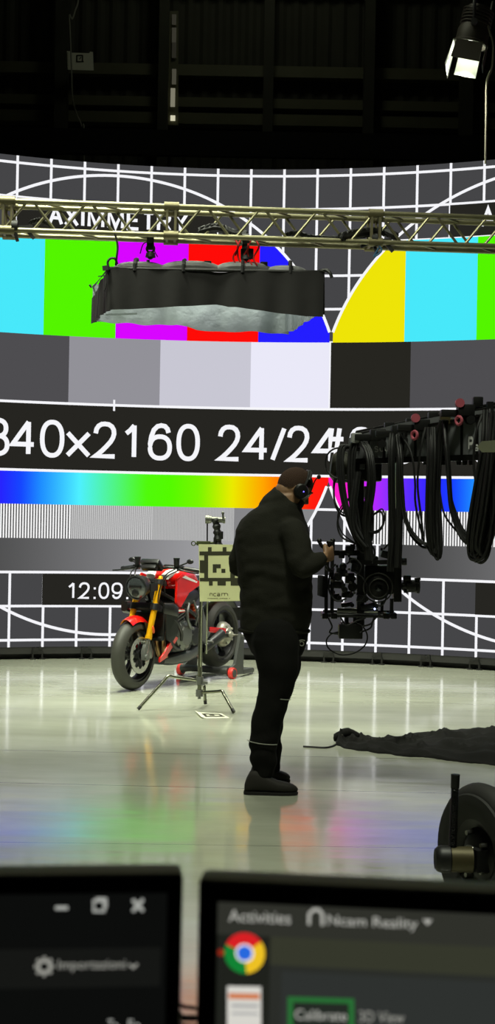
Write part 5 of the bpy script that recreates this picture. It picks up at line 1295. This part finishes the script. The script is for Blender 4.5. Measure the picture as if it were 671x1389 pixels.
for x in (440, 452, 522, 532):
    q = MB(); q.box(R8(x, 834.5, 0), (.035, .16, .032), None, .006); q.build('rod_clamp', M_bk3, rig)
# grip the person holds: a vertical handle beside the cage and an arm to the mast
q = MB(); gup = V((.1, -.12, 1)).normalized(); q.tube([HANDLE-gup*.065, HANDLE+gup*.06], .0125, 12); q.cyl(HANDLE+gup*.055, HANDLE+gup*.07, .017, n=12); hb_ = q.build('grip_handle', M_bk2, rig)
q = MB(); q.tube(smooth_pts([HANDLE-gup*.06, HANDLE-gup*.085+V((.01, .02, 0)), R8(449, 774, -.08), R8(451, 772, -.05)], 5), .011, 10); q.build('handle_arm', M_bk2, rig)
q = MB(); q.bar(R8(445, 750, -.04), R8(487, 750, .0), .024, .030, bev=.004); q.box(R8(474, 746, -.02), (.05, .05, .05), None, .01); q.cyl(R8(478, 745, -.04), R8(478, 738, -.04), .014); q.box(R8(463, 752, -.02), (.035, .05, .045), None, .008); q.build('handle_bracket', M_bk3, rig)
q = MB(); q.cyl(R8(436, 741, -.1), R8(433, 735, -.1), .010); q.ell(R8(433, 733.5, -.1), .014, .014, .014); q.cyl(R8(436.5, 741, -.1), R8(442, 746, -.05), .010); q.build('top_knob', M_bk2, rig)
q = MB(); q.cyl(R8(451, 746, -.04), R8(451, 733, -.04), .012); q.ell(R8(451, 733, -.04), .015, .015, .012); q.build('lock_lever', M_bk2, rig)
# on-board electronics
rn = random.Random(11)
for i, (x, y, w_, h_, d) in enumerate(((462, 776, 13, 12, -.05), (474, 784, 12, 14, -.06), (459, 793, 14, 10, -.03), (470, 806, 14, 9, -.05), (480, 770, 9, 12, -.04), (456, 810, 9, 10, .02), (490, 812, 14, 9, -.03), (500, 754, 12, 9, .02), (522, 752, 12, 10, .0), (477, 760, 10, 8, .02), (500, 822, 22, 7, .0), (470, 820, 16, 6, .0))):
    q = MB(); c = R8(x, y, d); q.box(c, (w_/244, .05+.02*rn.random(), h_/244), Matrix.Rotation(rn.uniform(-.25, .25), 3, 'Y'), .006)
    q.cyl(c+V((w_/600, -.03, 0)), c+V((w_/600, -.05, 0)), .012, n=12); q.cyl(c+V((-w_/600, 0, h_/488)), c+V((-w_/600, 0, h_/488+.015)), .007, n=8)
    q.build('rig_module', (M_bk2, M_bk3)[i % 2], rig)
for i, (x, y, r, d) in enumerate(((465, 768, .020, -.09), (458, 782, .024, -.08), (478, 796, .026, -.09), (467, 800, .018, -.09))):
    q = MB(); c = R8(x, y, d); q.lathe(c, (0, -1, 0), [(.001, .02), (r*.8, .018), (r, .008), (r, -.02), (.001, -.022)], 18); q.torus(c-V((0, .018, 0)), (0, 1, 0), r*.6, .003, 16, 6); q.build('drive_motor', M_bk3, rig)
for i, (x, y, d) in enumerate(((470, 779, -.1), (463, 788, -.1), (475, 790, -.1), (480, 804, -.1), (473, 772, -.1), (450, 788, -.1))):
    q = MB(); c = R8(x, y, d); q.cyl(c, c-V((0, .02, 0)), .008, n=10); q.cyl(c-V((0, .02, 0)), c-V((0, .026, 0)), .005, n=8); q.build('metal_connector', M_met, rig, label='bright metal connector')
q = MB(); q.ell(R8(508, 826, -.06), .005, .004, .005, n=8, m=6); q.build('indicator_light', emit('rig_led', (.5, .6, 1, 1), 5.0), rig, label='small blue white light')
# rig cables
for i, pts in enumerate((((492, 750), (500, 738), (508, 748), (505, 765)), ((455, 765), (448, 775), (446, 800), (456, 815), (470, 812)), ((480, 775), (492, 784), (498, 800), (488, 816)), ((520, 745), (528, 738), (534, 748), (526, 762)), ((445, 838), (450, 850), (447, 858), (458, 860)), ((462, 838), (470, 848), (484, 842), (496, 838)), ((490, 850), (503, 846), (508, 836)), ((488, 858), (502, 852), (506, 842), (516, 832)), ((470, 765), (480, 758), (490, 768), (484, 782)), ((505, 815), (515, 822), (522, 815), (526, 800)))):
    q = MB(); q.tube(smooth_pts([R8(x, y, -.10+.02*math.sin(i+j)) for j, (x, y) in enumerate(pts)], 6), .005, 7); q.build('rig_cable', M_rub, rig)
# camera in the cage
camr = thing('cinema_camera', 'black cinema camera mounted inside the cage on the crane', 'camera', R8(512, 815))
q = MB(); q.box(R8(513, 786, .06), (.16, .14, .16), None, .012); q.box(R8(500, 760, .05), (.10, .10, .05), None, .01); q.build('camera_body', M_bk2, camr)
q = MB(); c = R8(512, 797, -.02); q.lathe(c, (0, -1, 0), [(.02, .06), (.05, .055), (.056, .045), (.056, .02), (.070, .015), (.070, -.02), (.001, -.03)], 34); ln = q.build('lens_barrel', M_bk3, camr)
q = MB(); q.torus(c-V((0, .062, 0)), (0, 1, 0), .052, .0028, 36, 6); q.torus(c-V((0, .02, 0)), (0, 1, 0), .080, .004, 36, 6); q.build('focus_ring', mat('ring_grey', rgb(92, 92, 86), .4, .6), ln, label='grey focus ring')
q = MB(); q.lathe(c-V((0, .045, 0)), (0, -1, 0), [(.001, .004), (.03, .002), (.045, 0)], 24); q.build('lens_glass', M_glass, ln)
q = MB(); q.cyl(R8(551, 795, 0), R8(566, 795, -.0), .034, .036, n=22); q.lathe(R8(566, 795), (1, 0, 0), [(.036, -.01), (.041, -.005), (.041, .010), (.034, .012), (.001, .004)], 22); q.cyl(R8(545, 795), R8(552, 795), .022, n=14); q.build('side_lens', M_bk2, camr)
q = MB(); q.box(R8(552, 784, -.02), (.04, .04, .03), None, .006); q.cyl(R8(562, 786, -.02), R8(570, 785, -.02), .008); q.bar(R8(549, 782), R8(550, 804), .02, .03, up=(0, 1, 0)); q.build('lens_bracket', M_bk3, camr)
mon = thing('onboard_monitor', 'small black monitor on the left side of the camera cage', 'monitor', R8(437, 811))
q = MB(); q.box(R8(437, 795, -.02), (.028, .17, .115), Matrix.Rotation(.12, 3, 'Z'), .006); q.build('housing', mat('monitor_matt', rgb(12, 12, 11), .95, spec=.1), mon); 
q = MB(); q.bar(R8(439, 795, -.02), R8(452, 795, -.03), .02, .02); q.build('mount', M_bk3, mon)
hx = thing('wireless_box', 'small black box hanging on cables under the camera cage', 'electronics box', R8(475, 866))
q = MB(); q.box(R8(475, 856), (.132, .09, .082), None, .008); q.build('case', M_bk2, hx)
q = MB()
for k in range(6): q.box(R8(475, 856)+V((-.05+.02*k, 0, .044)), (.008, .08, .012))
q.build('cooling_fins', M_bk3, hx, smooth=False)
q = MB(); q.box(R8(460.5, 855, -.01), (.018, .06, .06), None, .004); q.build('end_plate', M_olv2, hx)
q = MB(); q.bar(R8(470, 846), R8(470, 836), .02, .02, up=(0, 1, 0)); q.bar(R8(481, 846), R8(481, 836), .02, .02, up=(0, 1, 0)); q.build('hanger', M_bk3, hx)
q = MB(); q.tube(smooth_pts([R8(460, 857, -.03), R8(449, 860, -.05), R8(442.5, 869, -.05), R8(446, 880, -.05), R8(461, 888, -.05), R8(480, 886, -.05), R8(494, 876, -.05), R8(498, 863, -.05), R8(492, 850, -.05), R8(482, 845, -.03)], 6), .0042, 7); q.build('loop_cable', M_rub, hx)
# ------------------------------------------------------------------ black cloth heap on the floor
M_cloth = mat('black_molton', rgb(19, 19, 17), .95, spec=.2, bump=.2, bscale=80)
def edge(pts):
    P_ = [on_floor(x, y) for x, y in pts]
    def f(t):
        k = t*(len(P_)-1); i = min(int(k), len(P_)-2); return P_[i].lerp(P_[i+1], k-i)
    return f
fr_ = edge([(454.5, 1010), (470, 1016), (500, 1020), (535, 1025), (575, 1028), (620, 1033), (671, 1038), (760, 1046)])
bk_ = edge([(456, 1002), (480, 1000.5), (505, 1001), (535, 1003), (565, 998), (600, 995), (671, 988), (760, 980)])
def cl(a, b):
    p = fr_(a).lerp(bk_(a), b)
    e = min(1, b*5, (1-b)*5, a*22+.05); hgt = .055*math.exp(-((a-.045)/.03)**2)+.016+.02*math.exp(-((a-.16)/.06)**2)+.035*min(1, a*1.6)
    n1 = abs(noise.noise(V((a*5+b*1.5, b*5-a*2, .3))))*1.1+abs(noise.noise(V((a*13, b*9, 1.7))))*.35
    n2 = 1-abs(noise.noise(V((a*4.5-b, b*6+a*3, 7.7))))*3.0
    z = .004+e**.6*hgt*(.25+.95*n1+.75*max(0, n2)**2)
    w_ = noise.noise(V((a*14, 4.2, b)))*.05+noise.noise(V((a*45, 1.2, b)))*.015
    return V((p.x, p.y+w_*(1 if b < .5 else .5), z))
q = MB(); NU_, NV_ = 150, 40
top = [[q.bm.verts.new(cl(i/NU_, j/NV_)) for j in range(NV_+1)] for i in range(NU_+1)]
bot = [[q.bm.verts.new(V((v.co.x, v.co.y, .0005))) for v in row] for row in top]
for i in range(NU_):
    for j in range(NV_):
        q.face((top[i][j], top[i+1][j], top[i+1][j+1], top[i][j+1])); q.face((bot[i][j], bot[i][j+1], bot[i+1][j+1], bot[i+1][j]))
for i in range(NU_): q.face((top[i][0], bot[i][0], bot[i+1][0], top[i+1][0])); q.face((top[i][NV_], top[i+1][NV_], bot[i+1][NV_], bot[i][NV_]))
for j in range(NV_): q.face((top[0][j], top[0][j+1], bot[0][j+1], bot[0][j])); q.face((top[NU_][j], bot[NU_][j], bot[NU_][j+1], top[NU_][j+1]))
hp = thing('floor_cloth', 'crumpled black fabric sheet lying on the floor at the right', 'cloth', on_floor(560, 1012))
q.build('fabric', M_cloth, hp, angle=80)
q = MB(); c = on_floor(455.5, 1005); q.tube(smooth_pts([c+V((0, -.02, .01)), c+V((.0, -.03, .03)), c+V((.04, -.03, .052)), c+V((.09, -.03, .06)), c+V((.15, -.02, .03)), c+V((.21, -.02, .02))]), [.018]*6+[.026]*6+[.034]*6+[.028]*6+[.015], 10); q.build('rolled_hem', M_cloth, hp)
q = MB(); q.torus(on_floor(462, 1006.5)+V((0, -.062, .05)), (0, 1, .2), .007, .0035, 14, 6); q.build('eyelet', M_chr, hp, label='bright metal eyelet')
q = MB(); q.tube(smooth_pts([on_floor(x, y, .006) for x, y in ((411, 1012.5), (420, 1013), (432, 1013.8), (442, 1014), (451, 1012), (457, 1008.5))], 5), .006, 7)
o = q.build('tie_cord', M_rub, None, label='thin dark cord on the floor at the left tip of the black fabric'); o['category'] = 'cord'

# ------------------------------------------------------------------ two monitors in the foreground
M_mon = mat('monitor_black', rgb(20, 20, 19), .45); M_toplit = mat('monitor_toplit', rgb(96, 92, 66), .5)  # olive housing tone carries the overhead light falling on the top edge
def monitor(label, X0, X1, p_ref, yaw, W_m, anchor, px_top):
    """front plane through p_ref; anchor +1: p_ref is the top-left corner, -1: top-right corner"""
    ex = V((math.cos(yaw), math.sin(yaw), 0)); n_ = V((ex.y, -ex.x, 0))        # n_ towards the viewer
    t = thing('computer_monitor', label, 'monitor', (p_ref.x+ex.x*W_m/2*anchor, p_ref.y+ex.y*W_m/2*anchor, .80), group='monitors in the foreground')
    c0 = p_ref if anchor > 0 else p_ref-ex*W_m
    H_m = W_m*.58
    q = MB()
    R_ = Matrix((ex, -n_, V((0, 0, 1)))).transposed()
    q.box(c0+ex*W_m/2-n_*.014-V((0, 0, H_m/2)), (W_m, .028, H_m), R_, .005); q.box(c0+ex*W_m/2-n_*.04-V((0, 0, H_m/2)), (W_m*.6, .03, H_m*.6), R_, .01)
    q.build('housing', M_toplit, t)
    q = MB(); q.box(c0+ex*W_m/2+n_*.0002-V((0, 0, H_m/2+.001)), (W_m-.003, .0012, H_m-.003), R_); q.build('bezel', M_mon, t, smooth=False)
    cc = c0+ex*W_m/2-n_*.055
    q = MB(); q.bar(cc-V((0, 0, H_m*.5)), V((cc.x, cc.y, .815)), .07, .03, up=n_); q.box(V((cc.x, cc.y, .81))+n_*.05, (.26, .20, .02), R_, .006); q.build('stand', M_mon, t)
    return t, c0, ex, n_
ML = at(249, 1183, .97); MR = at(268.5, 1190.5, .95)
tL, cL, eL, nL = monitor('black monitor at lower left with a dark window showing a gear icon', 0, 0, ML, math.radians(6.3), .54, -1, 1183)
tR, cR, eR, nR = monitor('black monitor at lower right with a browser icon in its side dock', 0, 0, MR, math.radians(-6.0), .54, 1, 1190)
def scr(c0, n_):
    return lambda px, py, d=.0012: on_plane(px, py, c0+n_*d, n_)
sL, sR = scr(cL, nL), scr(cR, nR)
def rectpx(f, x0, y0, x1, y1, d, m_, name, parent, tilt=0.0, x_ext=None):
    """rectangle on the screen, given by its pixel corners, kept square to the monitor"""
    q = MB(); q.prism([f(x0, y0, d), f(x1, y0+tilt*(x1-x0), d), f(x1, y1+tilt*(x1-x0), d), f(x0, y1, d)], (f(x0, y0, d-.0006)-f(x0, y0, d))); return q.build(name, m_, parent, smooth=False)
E1 = lambda n, r, g, b: emit(n, rgb(r, g, b), 1.0)
def uiR(name, X0, Y0, X1, Y1, m_, parent, d):      # metres from the top-left corner of the right monitor
    q = MB(); a = [cR+eR*X0-V((0, 0, Y0)), cR+eR*X1-V((0, 0, Y0)), cR+eR*X1-V((0, 0, Y1)), cR+eR*X0-V((0, 0, Y1))]
    q.prism([p+nR*d for p in a], -nR*.0004); return q.build(name, m_, parent, smooth=False)
def uiL(name, X0, Y0, X1, Y1, m_, parent, d):      # metres leftwards from the top-right corner of the left monitor
    q = MB(); c = cL+eL*.54; a = [c-eL*X0-V((0, 0, Y0)), c-eL*X1-V((0, 0, Y0)), c-eL*X1-V((0, 0, Y1)), c-eL*X0-V((0, 0, Y1))]
    q.prism([p+nL*d for p in a], -nL*.0004); return q.build(name, m_, parent, smooth=False)
MPX = .95/FPX                                       # metres per photo pixel on the monitors
SC_R = uiR('screen', 28*MPX, 31*MPX, .525, .30, E1('ui_main', 42, 44, 40), tR, .0012)
uiR('top_bar', 28*MPX, 31*MPX, .525, 74*MPX, E1('ui_topbar', 47, 48, 42), SC_R, .0014)
uiR('tool_strip', 100*MPX, 74*MPX, .525, 112*MPX, E1('ui_strip', 53, 55, 43), SC_R, .0014)
uiR('dock', 28*MPX, 74*MPX, 100*MPX, .30, E1('ui_dock', 31, 33, 28), SC_R, .0014)
uiR('content_area', 116*MPX, 120*MPX, .525, .30, E1('ui_content', 46, 49, 47), SC_R, .0014)
M_uit = E1('ui_text', 178, 178, 170); M_uid = E1('ui_text_dim', 150, 150, 142)
def txt(f, s, x0, y0, x1, y1, d, m_, parent, sl=0.0, name='screen_text'):
    q = MB(); add_text(q, s, lambda x, y: f(x, y1+(y0-y1)*y+sl*(x-x0), d), x0, x1, 0, 1)
    return q.build(name, m_, parent, smooth=False, recalc=False)
txt(sR, 'Activities', 310, 1234, 394, 1250, .0022, M_uit, SC_R, .042); txt(sR, 'Ncam Reality', 444, 1241, 566, 1259, .0022, M_uit, SC_R, .042)
q = MB(); P4 = [(573, 1247), (586, 1247.5), (579.5, 1255)]; q.prism([sR(x, y, .0022) for x, y in P4], nR*.0002); q.build('menu_arrow', M_uit, SC_R, smooth=False)
q = MB(); q.tube([sR(x, y, .0022) for x, y in ((419, 1254), (419, 1240), (425, 1234), (432, 1234), (437, 1240), (437, 1255))], .0011, 6); q.build('window_icon', M_uit, SC_R)
# round browser icon: three coloured sectors round a blue disc
def discsec(c, r0, r1, a0, a1, d, m_, name, parent, n=24):
    o = sR(*c, d); q = MB()
    pts = [o+(eR*math.cos(a0+(a1-a0)*i/n)+V((0, 0, 1))*math.sin(a0+(a1-a0)*i/n))*r1 for i in range(n+1)]
    inn = [o+(eR*math.cos(a0+(a1-a0)*i/n)+V((0, 0, 1))*math.sin(a0+(a1-a0)*i/n))*r0 for i in range(n+1)]
    for i in range(n): q.prism([inn[i], pts[i], pts[i+1], inn[i+1]], -nR*.0003)
    return q.build(name, m_, parent, smooth=False)
cc_ = (331.5, 1293); r_ = 27.5*MPX
ico = discsec(cc_, .0001, r_*.50, 0, 2*PI, .0022, E1('icon_white', 235, 235, 235), 'browser_icon', SC_R)
for a0, a1, c3_, nm in ((PI/6, PI*5/6, (214, 32, 36), 'red'), (PI*5/6, PI*1.5, (18, 130, 52), 'green'), (PI*1.5, PI*2+PI/6, (236, 192, 36), 'yellow')):
    discsec(cc_, r_*.46, r_, a0+.12, a1+.12, .0024, E1('icon_'+nm, *c3_), 'icon_sector', ico)
discsec(cc_, .0001, r_*.36, 0, 2*PI, .0027, E1('icon_blue', 40, 104, 220), 'icon_centre', ico)
discsec((299.5, 1292), .0001, .0022, 0, 2*PI, .0022, E1('icon_dot', 150, 40, 20), 'running_dot', SC_R)
rectpx(sR, 308, 1337.5, 354, 1400, .0022, E1('files_white', 214, 212, 204), 'files_icon', SC_R, .02); rectpx(sR, 310, 1347, 352, 1355, .0026, E1('files_orange', 205, 120, 74), 'files_band', SC_R, .02); rectpx(sR, 314, 1362, 350, 1366, .0026, E1('files_grey', 160, 160, 160), 'files_line', SC_R, .02); rectpx(sR, 314, 1373, 350, 1376, .0026, E1('files_grey2', 160, 160, 160), 'files_line', SC_R, .02)
M_grn = E1('button_green', 40, 110, 52)
rectpx(sR, 390, 1352, 480, 1410, .0020, M_grn, 'green_button', SC_R, .03); rectpx(sR, 397, 1359, 473, 1410, .0024, E1('button_dark', 36, 42, 36), 'button_face', SC_R, .03)
txt(sR, 'Calibrate', 400, 1369, 470, 1383, .0028, M_uit, SC_R, .03); txt(sR, '3D View', 487, 1371, 548, 1386, .0024, M_uid, SC_R, .03)
# left screen
SC_L = uiL('screen', 22*MPX, 28*MPX, .53, .30, E1('uil_main', 12, 13, 12), tL, .0012)
uiL('menu_strip', 30*MPX, 103*MPX, .53, 156*MPX, E1('uil_strip', 21, 22, 20), SC_L, .0014)
M_l = E1('uil_icon', 168, 170, 164)
rectpx(sL, 75, 1229, 92, 1234, .0022, M_l, 'minimise_icon', SC_L)
q = MB(); q.tube([sL(x, y, .0022) for x, y in ((127, 1222), (141, 1221.8), (141.3, 1236), (127.2, 1236))], .0011, 6, closed=True); q.tube([sL(x, y, .0022) for x, y in ((130, 1219), (144, 1219), (144, 1231))], .0008, 6); q.build('restore_icon', M_l, SC_L)
q = MB(); q.tube([sL(180, 1220.5, .0022), sL(194, 1235.5, .0022)], .0012, 6); q.tube([sL(194, 1220, .0022), sL(180, 1236, .0022)], .0012, 6); q.build('close_icon', M_l, SC_L)
q = MB(); o_g = sL(60, 1311, .0022); q.lathe(o_g, nL, [(.0028, 0), (.0048, 0), (.0048, .0003), (.0028, .0003)], 24, close=True)
for k in range(8):
    a = 2*PI*k/8; dv = eL*math.cos(a)+V((0, 0, 1))*math.sin(a); q.bar(o_g+dv*.0045, o_g+dv*.0066, .0022, .0004, up=nL)
q.build('gear_icon', M_uid, SC_L, smooth=False)
txt(sL, 'Importazioni', 79, 1302, 170, 1319, .0022, M_uid, SC_L, -.01)
q = MB(); q.tube([sL(175, 1308, .0022), sL(180.5, 1313, .0022), sL(186, 1307.5, .0022)], .0009, 6); q.build('menu_chevron', M_uid, SC_L)
txt(sL, 'To', 146, 1383, 160, 1399, .0022, M_l, SC_L); txt(sL, 'Fo', 174, 1383, 190, 1399, .0022, M_l, SC_L)
# desk below the frame that carries the monitors
desk = thing('desk', 'dark desk under the two monitors', 'desk', (0, .95, 0))
q = MB(); q.box((0, .98, .785), (1.7, .60, .03), None, .004); q.build('desk_top', M_bk2, desk)
for x in (-.78, .78):
    for y in (.75, 1.2): MB().box((x, y, .385), (.05, .05, .77), None, .004).build('leg', M_bk2, desk)
# cables crossing the gap between the monitors
for y0, y1, r, lab, dd in ((1365.5, 1368, .0016, 'upper thin black cable crossing the gap between the two monitors', 1.06), (1381, 1381, .0026, 'thick black cable crossing the gap between the two monitors', 1.07), (1391, 1393, .0016, 'lowest thin cable crossing the gap between the two monitors', 1.08)):
    q = MB(); a, b = at(225, y0-1, dd), at(285, y1+1, dd); q.tube(smooth_pts([V((a.x-.03, a.y, .80)), V((a.x-.02, a.y, a.z-.1)), a, at(248, y0, dd), at(268, y1, dd), b, V((b.x+.02, b.y, b.z-.1)), V((b.x+.03, b.y, .80))], 5), r, 8)
    o = q.build('cable', M_rub, None, label=lab); o['category'] = 'cable'; o['group'] = 'cables between the two monitors'
# ------------------------------------------------------------------ light
def area(name, loc, to, size, power, col, spread=180, shape='DISK'):
    l = bpy.data.lights.new(name, 'AREA'); l.energy = power; l.color = col; l.shape = shape; l.size = size; l.spread = math.radians(spread)
    o = bpy.data.objects.new(name, l); COL.objects.link(o); o.location = loc
    o.rotation_euler = (V(to)-V(loc)).to_track_quat('-Z', 'Y').to_euler(); return o
WARMG = (0.95, 1.0, 0.80)
area('hall_light', (-1.0, 12.5, 9.8), (-0.6, 12.4, 0), 2.5, 150, WARMG, 70)
area('front_light', (-1.5, 4.5, 9.5), (0, 9.8, 3.4), 2.0, 40, WARMG, 50)
area('stage_fill', (-2.6, 8.4, 9.3), (-.7, 11.5, .8), 1.2, 75, WARMG, 42)  # added fill to brighten motorcycle and marker board, no real fixture
area('desk_light', (0.3, 4.0, 9.8), (0.2, 5.4, 0), 1.5, 85, WARMG, 62)
area('wall_fill', (0, 16.2, 10.2), (0, 19, 6.8), 1.0, 6.5, WARMG, 150)  # added fill that lifts the dark end wall, not an actual lamp
w = bpy.data.worlds.new('world'); SC.world = w; w.use_nodes = True
w.node_tree.nodes['Background'].inputs['Color'].default_value = (0.9, 1.0, 0.75, 1); w.node_tree.nodes['Background'].inputs['Strength'].default_value = 0.004
SC.view_settings.view_transform = 'Standard'; SC.view_settings.look = 'None'; SC.view_settings.gamma = 1.0; SC.view_settings.use_curve_mapping = False
SC.view_settings.exposure = 0.0
SC.cycles.use_denoising = True; SC.cycles.max_bounces = 8
